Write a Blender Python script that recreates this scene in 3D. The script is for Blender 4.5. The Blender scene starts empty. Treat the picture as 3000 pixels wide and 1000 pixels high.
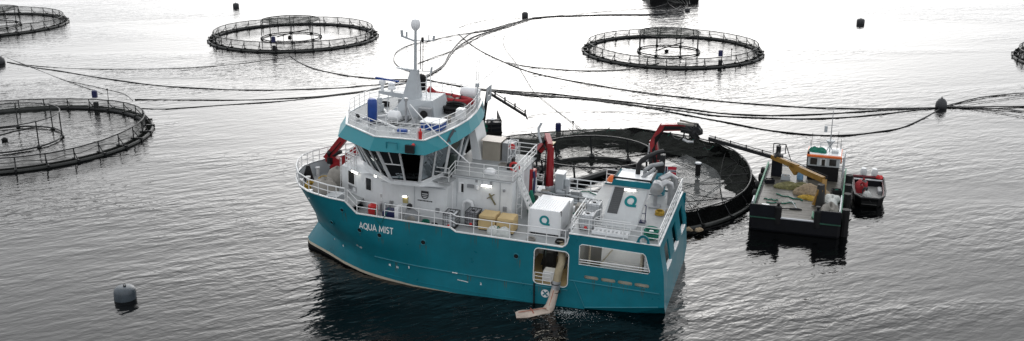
import bpy, bmesh, math, random
from mathutils import Matrix, Vector
random.seed(7)
R = math.radians
sc = bpy.context.scene
col = sc.collection

# ------------------------------------------------------------------ camera, sky, sun, exposure
cam_d = bpy.data.cameras.new('camera'); cam = bpy.data.objects.new('camera', cam_d); col.objects.link(cam)
cam.location = (0, 0, 30.0); cam.rotation_euler = (R(90 - 17.2), 0, 0)
cam_d.sensor_width = 36.0; cam_d.lens = 36.0; cam_d.clip_start = 0.5; cam_d.clip_end = 9000
sc.camera = cam

SUN_EL, SUN_AZ = 16.0, 2.0          # azimuth measured clockwise from +Y (straight ahead of the camera)
w = bpy.data.worlds.new('World'); sc.world = w; w.use_nodes = True
nt = w.node_tree; nt.nodes.clear()
sky = nt.nodes.new('ShaderNodeTexSky'); sky.sky_type = 'NISHITA'; sky.sun_disc = False
sky.sun_elevation = R(SUN_EL); sky.sun_rotation = R(SUN_AZ)
sky.air_density = 1.0; sky.dust_density = 6.0; sky.ozone_density = 1.0
hsv = nt.nodes.new('ShaderNodeHueSaturation'); hsv.inputs['Saturation'].default_value = 0.12
bg = nt.nodes.new('ShaderNodeBackground'); bg.inputs['Strength'].default_value = 0.10
wo = nt.nodes.new('ShaderNodeOutputWorld')
ov = nt.nodes.new('ShaderNodeMix'); ov.data_type = 'RGBA'; ov.inputs[0].default_value = 0.6
ov.inputs[7].default_value = (12.1, 12.4, 12.9, 1)      # even cloud layer under the clear-sky model
nt.links.new(sky.outputs[0], hsv.inputs['Color']); nt.links.new(hsv.outputs[0], ov.inputs[6]); nt.links.new(ov.outputs[2], bg.inputs['Color']); nt.links.new(bg.outputs[0], wo.inputs['Surface'])

sun_d = bpy.data.lights.new('sun', 'SUN'); sun = bpy.data.objects.new('sun', sun_d); col.objects.link(sun)
sun_d.energy = 0.65; sun_d.angle = R(84); sun_d.color = (1.0, 0.99, 0.975)
sd = Vector((math.sin(R(SUN_AZ)) * math.cos(R(SUN_EL)), math.cos(R(SUN_AZ)) * math.cos(R(SUN_EL)), math.sin(R(SUN_EL))))
sun.rotation_euler = sd.to_track_quat('Z', 'Y').to_euler()

sc.view_settings.view_transform = 'Standard'; sc.view_settings.look = 'None'
sc.view_settings.gamma = 1.0; sc.view_settings.use_curve_mapping = False
sc.view_settings.exposure = 0.25
sc.cycles.use_denoising = True
sc.cycles.max_bounces = 6; sc.cycles.transparent_max_bounces = 24
sc.cycles.sample_clamp_indirect = 6.0

# ------------------------------------------------------------------ materials
MATS = {}
def mat(name, c, rough=0.5, metal=0.0, var=0.18, scale=1.5, dirt=0.0, bump=0.0, bscale=20.0, emit=0.0, dirt_col=None, spec=0.5):
    if name in MATS: return MATS[name]
    m = bpy.data.materials.new(name); m.use_nodes = True
    n = m.node_tree.nodes; l = m.node_tree.links; b = n['Principled BSDF']
    b.inputs['Roughness'].default_value = rough; b.inputs['Metallic'].default_value = metal
    b.inputs['Specular IOR Level'].default_value = spec
    tc = n.new('ShaderNodeTexCoord')
    nz = n.new('ShaderNodeTexNoise'); nz.inputs['Scale'].default_value = scale; nz.inputs['Detail'].default_value = 6; nz.inputs['Roughness'].default_value = 0.62
    l.new(tc.outputs['Object'], nz.inputs['Vector'])
    rp = n.new('ShaderNodeValToRGB'); l.new(nz.outputs['Fac'], rp.inputs['Fac'])
    rp.color_ramp.elements[0].position = 0.3; rp.color_ramp.elements[1].position = 0.7
    rp.color_ramp.elements[0].color = (c[0] * (1 - var), c[1] * (1 - var), c[2] * (1 - var), 1)
    rp.color_ramp.elements[1].color = (min(1, c[0] * (1 + var * .5)), min(1, c[1] * (1 + var * .5)), min(1, c[2] * (1 + var * .5)), 1)
    out = rp.outputs['Color']
    if dirt > 0:      # streaks running down the plating, rust and grime of their own shape
        mp = n.new('ShaderNodeMapping'); mp.inputs['Scale'].default_value = (2.2, 2.2, 0.35); l.new(tc.outputs['Object'], mp.inputs['Vector'])
        n2 = n.new('ShaderNodeTexNoise'); n2.inputs['Scale'].default_value = 2.0; n2.inputs['Detail'].default_value = 8; n2.inputs['Roughness'].default_value = 0.7
        l.new(mp.outputs[0], n2.inputs['Vector'])
        r2 = n.new('ShaderNodeValToRGB'); r2.color_ramp.elements[0].position = 0.52; r2.color_ramp.elements[1].position = 0.78
        r2.color_ramp.elements[0].color = (0, 0, 0, 1); r2.color_ramp.elements[1].color = (dirt, dirt, dirt, 1)
        l.new(n2.outputs['Fac'], r2.inputs['Fac'])
        mx = n.new('ShaderNodeMix'); mx.data_type = 'RGBA'
        l.new(r2.outputs['Color'], mx.inputs[0]); l.new(out, mx.inputs[6]); mx.inputs[7].default_value = (*(dirt_col or (0.16, 0.12, 0.085)), 1)
        out = mx.outputs[2]
    l.new(out, b.inputs['Base Color'])
    rr_ = n.new('ShaderNodeMapRange'); rr_.inputs['To Min'].default_value = max(0.02, rough - 0.12); rr_.inputs['To Max'].default_value = min(1, rough + 0.15)
    l.new(nz.outputs['Fac'], rr_.inputs['Value']); l.new(rr_.outputs[0], b.inputs['Roughness'])
    if bump > 0:
        n3 = n.new('ShaderNodeTexNoise'); n3.inputs['Scale'].default_value = bscale; n3.inputs['Detail'].default_value = 4
        l.new(tc.outputs['Object'], n3.inputs['Vector'])
        bp = n.new('ShaderNodeBump'); bp.inputs['Strength'].default_value = 1.0; bp.inputs['Distance'].default_value = bump
        l.new(n3.outputs['Fac'], bp.inputs['Height']); l.new(bp.outputs[0], b.inputs['Normal'])
    if emit > 0:
        b.inputs['Emission Color'].default_value = (*c, 1); b.inputs['Emission Strength'].default_value = emit
    MATS[name] = m; return m

def mesh_film(name, c, opacity, rough=0.8):
    """fine netting whose threads are far below what can be seen: a partly open sheet"""
    if name in MATS: return MATS[name]
    m = bpy.data.materials.new(name); m.use_nodes = True
    n = m.node_tree.nodes; l = m.node_tree.links; n.clear()
    o = n.new('ShaderNodeOutputMaterial'); t = n.new('ShaderNodeBsdfTransparent'); d = n.new('ShaderNodeBsdfDiffuse'); mx = n.new('ShaderNodeMixShader')
    d.inputs['Color'].default_value = (*c, 1)
    tc = n.new('ShaderNodeTexCoord'); nz = n.new('ShaderNodeTexNoise'); nz.inputs['Scale'].default_value = 0.9; nz.inputs['Detail'].default_value = 5
    l.new(tc.outputs['Object'], nz.inputs['Vector'])
    mr = n.new('ShaderNodeMapRange'); mr.inputs['From Min'].default_value = 0.3; mr.inputs['From Max'].default_value = 0.7
    mr.inputs['To Min'].default_value = opacity * 0.55; mr.inputs['To Max'].default_value = min(1, opacity * 1.45)
    l.new(nz.outputs['Fac'], mr.inputs['Value']); l.new(mr.outputs[0], mx.inputs[0])
    l.new(t.outputs[0], mx.inputs[1]); l.new(d.outputs[0], mx.inputs[2]); l.new(mx.outputs[0], o.inputs['Surface'])
    MATS[name] = m; return m

def glass(name, tint=(0.5, 0.56, 0.58), through=0.55):
    if name in MATS: return MATS[name]
    m = bpy.data.materials.new(name); m.use_nodes = True
    n = m.node_tree.nodes; l = m.node_tree.links; n.clear()
    o = n.new('ShaderNodeOutputMaterial'); t = n.new('ShaderNodeBsdfTransparent'); g = n.new('ShaderNodeBsdfGlossy'); mx = n.new('ShaderNodeMixShader')
    t.inputs['Color'].default_value = (*[x * through for x in tint], 1); g.inputs['Roughness'].default_value = 0.03; g.inputs['Color'].default_value = (0.26, 0.29, 0.31, 1)
    f = n.new('ShaderNodeFresnel'); f.inputs['IOR'].default_value = 1.5
    l.new(f.outputs[0], mx.inputs[0]); l.new(t.outputs[0], mx.inputs[1]); l.new(g.outputs[0], mx.inputs[2]); l.new(mx.outputs[0], o.inputs['Surface'])
    MATS[name] = m; return m

white = mat('white_paint', (0.70, 0.72, 0.73), 0.42, var=0.07, dirt=0.22, dirt_col=(0.33, 0.30, 0.26))
whiteb = mat('bright_white_paint', (0.80, 0.81, 0.82), 0.4, var=0.05, dirt=0.12, dirt_col=(0.4, 0.38, 0.34))
railw = mat('rail_white', (0.76, 0.77, 0.77), 0.4, var=0.08, dirt=0.15, dirt_col=(0.35, 0.27, 0.2))
teal = mat('teal_hull_paint', (0.004, 0.16, 0.21), 0.3, var=0.2, scale=0.45, dirt=0.35, dirt_col=(0.03, 0.10, 0.115), bump=0.012, bscale=1.1)
teal_skylit = mat('teal_brow_skylit', (0.016, 0.25, 0.30), 0.38, var=0.08, scale=0.6)  # lighter copy of the hull teal, sky light put into the brow colour
tealogo = mat('teal_logo', (0.0, 0.22, 0.24), 0.5, var=0.03)
deckg = mat('grey_deck_paint', (0.33, 0.345, 0.35), 0.55, var=0.22, scale=0.8, dirt=0.4, dirt_col=(0.19, 0.18, 0.165), bump=0.004, bscale=30)
greyp = mat('light_grey_paint', (0.42, 0.45, 0.47), 0.45, var=0.1, dirt=0.15, dirt_col=(0.25, 0.24, 0.22))
midg = mat('mid_grey_metal', (0.26, 0.27, 0.28), 0.45, var=0.2)
steel = mat('galvanised_steel', (0.46, 0.47, 0.48), 0.38, metal=0.7, var=0.2, scale=3)
darkm = mat('dark_metal', (0.014, 0.0145, 0.016), 0.5, var=0.4, spec=0.3)
black = mat('black_rubber', (0.009, 0.009, 0.010), 0.6, var=0.4, scale=3, spec=0.25)
blackpipe = mat('black_polythene', (0.009, 0.010, 0.011), 0.42, var=0.4, scale=2, spec=0.3)
pipeweed = mat('weathered_float_pipe', (0.02, 0.022, 0.021), 0.5, var=0.5, scale=1.2, dirt=0.6, dirt_col=(0.06, 0.065, 0.05), spec=0.35)
antif = mat('black_antifouling', (0.008, 0.008, 0.008), 0.7, var=0.5, spec=0.2)
cream = mat('cream_boot_stripe', (0.55, 0.50, 0.40), 0.5, var=0.1, dirt=0.4, dirt_col=(0.25, 0.2, 0.13))
red = mat('red_crane_paint', (0.27, 0.008, 0.013), 0.35, var=0.2, scale=2, dirt=0.25, dirt_col=(0.06, 0.02, 0.02))
redb = mat('red_plastic', (0.55, 0.03, 0.03), 0.4, var=0.15)
redc = mat('red_fabric', (0.30, 0.018, 0.024), 0.85, var=0.25, scale=6, bump=0.02, bscale=9)
orange = mat('orange_paint', (0.72, 0.14, 0.02), 0.4, var=0.12)
ochre = mat('ochre_crane_paint', (0.27, 0.145, 0.025), 0.42, var=0.25, scale=2, dirt=0.5, dirt_col=(0.06, 0.035, 0.015))
yellow = mat('yellow_rope', (0.42, 0.27, 0.035), 0.85, var=0.45, scale=9, bump=0.03, bscale=14)
blue = mat('blue_plastic', (0.008, 0.055, 0.27), 0.42, var=0.2, scale=2)
navy = mat('navy_plastic', (0.012, 0.016, 0.075), 0.45, var=0.2)
greenr = mat('green_rope', (0.005, 0.15, 0.10), 0.85, var=0.5, scale=8, bump=0.03, bscale=14)
greenp = mat('faded_green_paint', (0.05, 0.22, 0.13), 0.55, var=0.4, scale=2.5, dirt=0.6, dirt_col=(0.2, 0.2, 0.17))
tanc = mat('tan_tarpaulin', (0.50, 0.37, 0.18), 0.75, var=0.12, scale=1.5, bump=0.03, bscale=3)
tann = mat('tan_netting', (0.30, 0.23, 0.15), 0.95, var=0.45, scale=5, bump=0.12, bscale=6)
canvas = mat('grey_canvas', (0.27, 0.255, 0.23), 0.9, var=0.2, scale=3, bump=0.04, bscale=4)
bagw = mat('white_woven_bag', (0.55, 0.57, 0.55), 0.8, var=0.2, scale=4, bump=0.05, bscale=5)
ibcw = mat('milky_tank_plastic', (0.56, 0.58, 0.60), 0.35, var=0.1, scale=2)
hosew = mat('white_hose_sleeve', (0.47, 0.39, 0.33), 0.75, var=0.2, scale=3, bump=0.04, bscale=6)
hoset = mat('tan_hose', (0.30, 0.25, 0.16), 0.6, var=0.3, scale=3)
woodk = mat('worn_deck_plank', (0.085, 0.08, 0.066), 0.42, var=0.6, scale=1.2, dirt=0.8, dirt_col=(0.05, 0.05, 0.04))
tanfl = mat('tan_interior_floor', (0.36, 0.27, 0.13), 0.6, var=0.2)
buoyg = mat('grey_buoy_skin', (0.055, 0.07, 0.085), 0.4, var=0.25, scale=2, dirt=0.3, dirt_col=(0.04, 0.05, 0.04))
buoyd = mat('dark_buoy_skin', (0.03, 0.032, 0.036), 0.45, var=0.4, scale=2)
lampm = mat('lamp_tube', (1.0, 0.95, 0.84), 0.4, var=0.0, emit=9.0)
skin = mat('skin', (0.45, 0.25, 0.17), 0.55, var=0.1)
navw = mat('navy_flag_blue', (0.01, 0.015, 0.08), 0.8, var=0.1)
flagr = mat('flag_red', (0.45, 0.02, 0.04), 0.8, var=0.1)
flagw = mat('flag_white', (0.7, 0.7, 0.7), 0.8, var=0.05)
netdark = mat('wet_black_net', (0.0035, 0.004, 0.004), 0.95, var=0.7, scale=2.0, bump=0.3, bscale=5, spec=0.03)
glassw = glass('window_glass', through=0.13); glassd = glass('dark_window_glass', through=0.2)
film_l = mesh_film('thin_net', (0.05, 0.055, 0.05), 0.40)
film_m = mesh_film('medium_net', (0.03, 0.034, 0.03), 0.72)
film_d = mesh_film('dense_net', (0.008, 0.009, 0.008), 0.85)
film_p = mesh_film('pale_net', (0.3, 0.31, 0.31), 0.3)
film_f = mesh_film('faint_net', (0.06, 0.065, 0.06), 0.2)

# ------------------------------------------------------------------ mesh builder
class G:
    def __init__(s): s.v = []; s.f = []
    def add(s, vs, fs):
        b = len(s.v); s.v += [tuple(p) for p in vs]; s.f += [tuple(b + i for i in f) for f in fs]; return s
    def hexa(s, p):
        return s.add(p, [(0, 3, 2, 1), (4, 5, 6, 7), (0, 1, 5, 4), (1, 2, 6, 5), (2, 3, 7, 6), (3, 0, 4, 7)])
    def box(s, x0, x1, y0, y1, z0, z1):
        return s.hexa([(x0, y0, z0), (x1, y0, z0), (x1, y1, z0), (x0, y1, z0), (x0, y0, z1), (x1, y0, z1), (x1, y1, z1), (x0, y1, z1)])
    def bbox(s, x0, x1, y0, y1, z0, z1, c=0.04):
        """box with chamfered vertical and top edges"""
        def ring(i, z): return [(x0 + i + c, y0 + i, z), (x1 - i - c, y0 + i, z), (x1 - i, y0 + i + c, z), (x1 - i, y1 - i - c, z), (x1 - i - c, y1 - i, z), (x0 + i + c, y1 - i, z), (x0 + i, y1 - i - c, z), (x0 + i, y0 + i + c, z)]
        return s.loft([ring(0, z0), ring(0, z1 - c), ring(c, z1)], True)
    def loft(s, rings, cap=True, closed=True):
        n = len(rings[0]); b = len(s.v)
        for r in rings: s.v += [tuple(p) for p in r]
        for k in range(len(rings) - 1):
            for i in range(n if closed else n - 1):
                j = (i + 1) % n
                s.f.append((b + k * n + i, b + k * n + j, b + (k + 1) * n + j, b + (k + 1) * n + i))
        if cap:
            s.f.append(tuple(b + i for i in reversed(range(n)))); s.f.append(tuple(b + (len(rings) - 1) * n + i for i in range(n)))
        return s
    def tube(s, pts, r, n=6, closed=False, cap=True):
        P = [Vector(p) for p in pts]; N = len(P); rings = []; up = None
        for i, p in enumerate(P):
            if closed: d = P[(i + 1) % N] - P[i - 1]
            else: d = P[min(i + 1, N - 1)] - P[max(i - 1, 0)]
            if d.length < 1e-9: d = Vector((0, 0, 1))
            d.normalize()
            if up is None:
                up = Vector((0, 0, 1)) if abs(d.z) < 0.9 else Vector((1, 0, 0))
            a = d.cross(up)
            if a.length < 1e-4: a = d.orthogonal()
            a.normalize(); bb = a.cross(d); up = bb
            rr = r[i] if isinstance(r, (list, tuple)) else r
            rings.append([p + (a * math.cos(2 * math.pi * k / n) + bb * math.sin(2 * math.pi * k / n)) * rr for k in range(n)])
        if closed: rings.append(rings[0])
        return s.loft(rings, cap and not closed)
    def beam(s, p, q, wd, hg, up=(0, 0, 1)):
        p = Vector(p); q = Vector(q); d = (q - p).normalized(); a = d.cross(Vector(up))
        if a.length < 1e-3: a = d.orthogonal()
        a.normalize(); b = a.cross(d); a *= wd / 2; b *= hg / 2
        return s.hexa([p - a - b, p + a - b, q + a - b, q - a - b, p - a + b, p + a + b, q + a + b, q - a + b])
    def prism(s, poly, z0, z1): return s.loft([[(x, y, z0) for x, y in poly], [(x, y, z1) for x, y in poly]], True)
    def lathe(s, prof, c=(0, 0, 0), n=16):
        return s.loft([[(c[0] + r * math.cos(2 * math.pi * k / n), c[1] + r * math.sin(2 * math.pi * k / n), c[2] + z) for k in range(n)] for r, z in prof], True)
    def ell(s, c, rx, ry, rz, n=12, m=8):
        return s.loft([[(c[0] + rx * math.sin(math.pi * (j + .001) / (m + .002)) * math.cos(2 * math.pi * k / n), c[1] + ry * math.sin(math.pi * (j + .001) / (m + .002)) * math.sin(2 * math.pi * k / n), c[2] - rz * math.cos(math.pi * j / m)) for k in range(n)] for j in range(m + 1)], True)
    def ring(s, c, rad, r, n=64, m=6, ph=0, sy=1.0, wob=0, seed=0):
        rg = random.Random(seed); o = [rg.uniform(0, 6.28) for _ in range(4)]
        pts = []
        for k in range(n):
            a = 2 * math.pi * k / n + ph; q = 1 + wob * (math.sin(2 * a + o[0]) + .5 * math.sin(3 * a + o[1]))
            pts.append((c[0] + rad * q * math.cos(a), c[1] + rad * q * sy * math.sin(a), c[2]))
        return s.tube(pts, r, m, closed=True)
    def coil(s, c, rad, r, turns=4, n=20, seed=1, dz=None):
        rg = random.Random(seed); pts = []
        for k in range(turns * n):
            a = 2 * math.pi * k / n; q = rad * (1 + 0.12 * math.sin(a * 0.37 + seed) + rg.uniform(-.02, .02))
            pts.append((c[0] + q * math.cos(a), c[1] + q * math.sin(a), c[2] + r + (dz or r * 1.1) * (k / n)))
        return s.tube(pts, r, 5)
    def heap(s, c, rx, ry, h, n=22, m=7, seed=3, rough=0.25):
        rg = random.Random(seed); ph = [rg.uniform(0, 6.28) for _ in range(8)]; rings = []
        for j in range(m + 1):
            t = j / m; ring = []
            for k in range(n):
                a = 2 * math.pi * k / n
                q = 1 + rough * (math.sin(2 * a + ph[0]) * .5 + math.sin(3 * a + ph[1] + t * 2) * .4 + math.sin(5 * a + ph[2]) * .3) + rg.uniform(-.06, .06)
                rad = max(.02, math.cos(t * math.pi / 2)) ** 0.8 * q
                z = h * math.sin(t * math.pi / 2) * (1 + rough * .8 * math.sin(3 * a + ph[3]) * math.sin(4 * t + ph[4])) if j else 0
                ring.append((c[0] + rx * rad * math.cos(a), c[1] + ry * rad * math.sin(a), c[2] + z))
            rings.append(ring)
        return s.loft(rings, True)
    def rail(s, path, h=1.05, nb=3, sp=1.3, r=0.028, up=(0, 0, 1), rtop=None):
        P = [Vector(p) for p in path]; U = Vector(up)
        for k in range(nb):
            s.tube([p + U * h * (k + 1) / nb for p in P], (rtop or r * 1.25) if k == nb - 1 else r, 5)
        acc = 0.0; last = None
        for a, b in zip(P, P[1:]):
            L = (b - a).length; n = max(1, int(round(L / sp)))
            for i in range(n + 1):
                q = a.lerp(b, i / n)
                if last is None or (q - last).length > sp * 0.45:
                    s.tube([q, q + U * h], r * 1.1, 5, cap=False); last = q
        return s
    def build(s, name, m, parent=None, M=None, smooth=False, kind=None):
        me = bpy.data.meshes.new(name); me.from_pydata(s.v, [], s.f); me.update()
        bm = bmesh.new(); bm.from_mesh(me); bmesh.ops.recalc_face_normals(bm, faces=bm.faces); bm.to_mesh(me); bm.free()
        me.materials.append(m)
        if smooth:
            for p in me.polygons: p.use_smooth = True
            me.set_sharp_from_angle(angle=R(38))
        o = bpy.data.objects.new(name, me); col.objects.link(o)
        if parent is not None: o.parent = parent
        if M is not None: o.matrix_world = M
        if kind: o['kind'] = kind
        return o

def tag(o, label=None, cat=None, group=None, kind=None):
    if label: o['label'] = label
    if cat: o['category'] = cat
    if group: o['group'] = group
    if kind: o['kind'] = kind
    return o
def thing(name, label, cat, M=None, group=None):
    o = bpy.data.objects.new(name, None); col.objects.link(o); o.empty_display_size = 0.3
    if M is not None: o.matrix_world = M
    return tag(o, label, cat, group)
def children(o): return [c for c in col.objects if c.parent == o]
def copy_tree(o, parent=None):
    c = o.copy(); col.objects.link(c); c.parent = parent
    for ch in children(o): copy_tree(ch, c)
    return c
def plate(outline, holes, thick, fmap):
    """flat plate with real openings: outline and holes in 2-D, fmap(u, v, t) -> 3-D"""
    bm = bmesh.new(); loops = []
    for lp in [outline] + holes:
        vs = [bm.verts.new((u, v, 0)) for u, v in lp]; loops.append(vs)
        for a, b in zip(vs, vs[1:] + vs[:1]): bm.edges.new((a, b))
    bm.verts.index_update()
    bmesh.ops.triangle_fill(bm, use_beauty=True, use_dissolve=False, edges=bm.edges[:])
    bm.verts.index_update()
    V = [(v.co.x, v.co.y) for v in bm.verts]; F = [[v.index for v in f.verts] for f in bm.faces]
    L = [[v.index for v in lp] for lp in loops]; bm.free()
    g = G(); n = len(V)
    vs = [fmap(u, v, 0) for u, v in V] + [fmap(u, v, thick) for u, v in V]
    fs = F + [[i + n for i in reversed(f)] for f in F]
    for lp in L:
        for a, b in zip(lp, lp[1:] + lp[:1]): fs.append([a, b, b + n, a + n])
    return g.add(vs, fs)
def rrect(u0, u1, v0, v1, r, n=4):
    o = []
    for cx, cy, a0 in ((u1 - r, v1 - r, 0), (u0 + r, v1 - r, 90), (u0 + r, v0 + r, 180), (u1 - r, v0 + r, 270)):
        for k in range(n + 1):
            a = R(a0 + 90 * k / n); o.append((cx + r * math.cos(a), cy + r * math.sin(a)))
    return o
def lerp_curve(pts, x):
    if x <= pts[0][0]: return pts[0][1]
    for (a, b), (c, d) in zip(pts, pts[1:]):
        if x <= c: return b + (d - b) * (x - a) / (c - a)
    return pts[-1][1]
def T(x, y, z, rz=0): return Matrix.Translation((x, y, z)) @ Matrix.Rotation(rz, 4, 'Z')

# ------------------------------------------------------------------ water
def make_water():
    m = bpy.data.materials.new('sea_water'); m.use_nodes = True
    n = m.node_tree.nodes; l = m.node_tree.links; b = n['Principled BSDF']
    b.inputs['Base Color'].default_value = (0.0012, 0.0015, 0.0018, 1); b.inputs['Roughness'].default_value = 0.06; b.inputs['IOR'].default_value = 1.333
    b.inputs['Specular IOR Level'].default_value = 0.5
    tc = n.new('ShaderNodeTexCoord')
    def noise(sx, sy, rot, detail, rough=0.5, dist=0.0):
        mp = n.new('ShaderNodeMapping'); mp.vector_type = 'TEXTURE'
        mp.inputs['Rotation'].default_value = (0, 0, R(rot)); mp.inputs['Scale'].default_value = (sx, sy, 1)
        l.new(tc.outputs['Object'], mp.inputs['Vector'])
        z = n.new('ShaderNodeTexNoise'); z.inputs['Scale'].default_value = 1.0; z.inputs['Detail'].default_value = detail
        z.inputs['Roughness'].default_value = rough; z.inputs['Distortion'].default_value = dist
        l.new(mp.outputs[0], z.inputs['Vector']); return z.outputs['Fac']
    def mul(a, k):
        x = n.new('ShaderNodeMath'); x.operation = 'MULTIPLY'; l.new(a, x.inputs[0])
        if isinstance(k, float): x.inputs[1].default_value = k
        else: l.new(k, x.inputs[1])
        return x.outputs[0]
    def add(a, c):
        x = n.new('ShaderNodeMath'); x.operation = 'ADD'; l.new(a, x.inputs[0]); l.new(c, x.inputs[1]); return x.outputs[0]
    def rng(a, f0, f1, t0, t1):
        x = n.new('ShaderNodeMapRange'); x.inputs['From Min'].default_value = f0; x.inputs['From Max'].default_value = f1
        x.inputs['To Min'].default_value = t0; x.inputs['To Max'].default_value = t1; l.new(a, x.inputs['Value']); return x.outputs[0]
    patch = rng(noise(55, 22, 8, 2, 0.5, 0.6), 0.38, 0.62, 0.3, 1.35)      # wind patches and slicks
    patch2 = rng(noise(26, 17, -20, 2), 0.35, 0.65, 0.7, 1.3)
    h = mul(noise(WAVE[0][0], WAVE[0][1], WAVE[0][2], 2.0, 0.45, 0.35), WAVE[0][3])
    h = add(h, mul(noise(WAVE[1][0], WAVE[1][1], WAVE[1][2], 2.0, 0.5, 0.3), WAVE[1][3]))
    h = add(h, mul(mul(noise(WAVE[2][0], WAVE[2][1], WAVE[2][2], 2.5, 0.55, 0.2), WAVE[2][3]), patch2))
    h = mul(h, patch)
    bp = n.new('ShaderNodeBump'); bp.inputs['Strength'].default_value = 1.0; bp.inputs['Distance'].default_value = 1.0
    l.new(h, bp.inputs['Height']); l.new(bp.outputs[0], b.inputs['Normal'])
    o = G().add([(-4000, -1500, 0), (4000, -1500, 0), (4000, 6500, 0), (-4000, 6500, 0)], [(0, 1, 2, 3)]).build('sea', m)
    tag(o, kind='structure')
WAVE = [(3.2, 1.12, 22, 0.115), (1.4, 0.62, 38, 0.066), (0.8, 0.42, -20, 0.028)]
make_water()

# ------------------------------------------------------------------ the service vessel (local axes: x forward from stern, y to port, z up)
def ship_matrix():
    h = R(163.56); t = R(2.14)
    ux = Vector((math.cos(h), math.sin(h), 0)); uy = Vector((-math.sin(h), math.cos(h), 0)); uz = Vector((0, 0, 1))
    fx = ux * math.cos(t) + uz * math.sin(t); fz = uz * math.cos(t) - ux * math.sin(t)
    M = Matrix((fx, uy, fz)).transposed().to_4x4(); M.translation = (11.2, 68.94, 0); return M
SHIP = ship_matrix()
ship = thing('service_vessel', 'teal hulled fish farm service vessel with white wheelhouse lying beside the net pen', 'ship', SHIP)
def part(g, name, m, parent=None, smooth=False, label=None, kind=None):
    o = g.build(name, m, parent or ship, smooth=smooth, kind=kind)
    if label: o['label'] = label
    return o
def group_part(name, parent=None, label=None):
    o = bpy.data.objects.new(name, None); col.objects.link(o); o.parent = parent or ship; o.empty_display_size = 0.2
    if label: o['label'] = label
    return o
HB = 5.93
BD = [(0, HB), (22.7, HB), (24.1, 5.76), (25.9, 5.2), (27.3, 4.15), (28.2, 2.75), (28.8, 1.3), (29.05, 0)]
BK = [(0, HB), (19, 5.9), (21, 5.72), (22.5, 5.42), (24.5, 4.7), (26, 3.75), (27.2, 2.5), (28.1, 1.15), (28.6, 0)]
BM = [(0, HB), (13, 5.93), (17.7, 5.7), (20.7, 5.1), (22, 4.6), (24, 3.4), (26, 1.8), (27, .9), (27.85, 0)]
BC = [(0, HB), (14, 5.93), (17.7, 5.65), (20.7, 4.95), (22, 4.5), (24, 3.45), (26, 2.1), (27.3, 1.3), (28.3, .7), (28.8, 0)]
BB = [(s, y * .985) for s, y in BC]; BA = [(s, y * .8) for s, y in BC]
def ztop(s):
    return lerp_curve([(-1, 5.2), (6.05, 5.2), (6.2, 4.45), (6.5, 4.16), (14.2, 4.16), (14.6, 4.41), (21.74, 4.48), (22.67, 5.3), (29.1, 5.42)], s)
def zk(s): return 2.35 + max(0, s - 20) * 0.13
LV = [(lambda s: -2.2, BA), (lambda s: -0.76, BB), (lambda s: -0.52, BC), (lambda s: 0.9, BM), (zk, BK), (ztop, BD)]
def lvl(i, sg):
    f, c = LV[i]; e = c[-1][0]; s = sg if sg <= 22 else 22 + (sg - 22) * (e - 22) / (29.05 - 22)
    return (s, lerp_curve(c, s), f(sg))
def hull_y(s, z):
    pr = None
    for i in range(len(LV)):
        p = lvl(i, s)
        if pr and z <= p[2]: return pr[1] + (p[1] - pr[1]) * (z - pr[2]) / (p[2] - pr[2])
        pr = p
    return pr[1]
SG = [9, 10.5, 12, 13.2, 14.2, 14.4, 14.6, 16, 17.5, 19, 20, 21, 21.74, 22.2, 22.67, 23.3, 24, 24.7, 25.4, 26, 26.6, 27.1, 27.6, 28, 28.35, 28.6, 28.8, 28.95, 29.05]
SGS = [-0.3, 2, 4, 6.05, 6.2, 6.5, 8] + SG
def hull_band(i0, i1, sub=3):
    g = G()
    for sgs, sy in ((SG, 1), (SGS, -1)):
        rings = []
        for i in range(i0, i1):
            for k in range(sub):
                r = []
                for s in sgs:
                    a = lvl(i, s); b = lvl(i + 1, s); t = k / sub
                    tt = t
                    r.append((a[0] + (b[0] - a[0]) * tt, sy * (a[1] + (b[1] - a[1]) * tt), a[2] + (b[2] - a[2]) * tt))
                rings.append(r)
        rings.append([(lvl(i1, s)[0], sy * lvl(i1, s)[1], lvl(i1, s)[2]) for s in sgs])
        g.loft(rings, cap=False, closed=False)
    return g
part(hull_band(0, 1, 1), 'hull_bottom', antif, smooth=True)
part(hull_band(1, 2, 1), 'boot_stripe', cream, smooth=True)
hull = part(hull_band(2, 5, 3), 'hull', teal, smooth=True, label='teal painted hull plating with knuckle and bulbous bow')
# aft port quarter: plating with door, window and freeing-port openings
door_h = rrect(6.02, 8.46, 1.22, 3.86, 0.32)
win_h = [(5.3, 3.1), (5.32, 4.42), (5.18, 4.56), (0.98, 4.5), (0.82, 4.36), (0.46, 3.26), (0.56, 3.12)]
slots = [rrect(a, a + 1.0, 2.06, 2.34, 0.13) for a in (0.42, 1.56, 2.72, 3.9)]
quarter = [(9, -1.6), (9, 4.16), (6.5, 4.16), (6.3, 4.24), (6.2, 4.45), (6.08, 5.2), (-0.05, 5.2), (-0.5, 3.1), (-0.72, 0.85), (-0.3, 0.78), (4.72, -0.05), (5.0, -1.6)]
part(plate(quarter, [door_h, win_h] + slots, -0.12, lambda u, v, t: (u, HB + t, v)), 'quarter_plating', teal, hull)
part(G().add([(-0.72, HB, .85), (4.72, HB, -.05), (5.0, HB, -1.6), (-0.72, 4.6, -0.35), (4.9, 4.7, -1.7)], [(0, 1, 4, 3), (1, 2, 4)]), 'counter_tuck', teal, hull)
tr_holes = [rrect(a, a + 1.8, 3.0, 4.6, 0.15) for a in (-4.7, -1.05, 2.6)]
def trx(v): return lerp_curve([(-.4, -.72), (0.85, -.72), (3.1, -.5), (5.2, -.05)], v)
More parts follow.
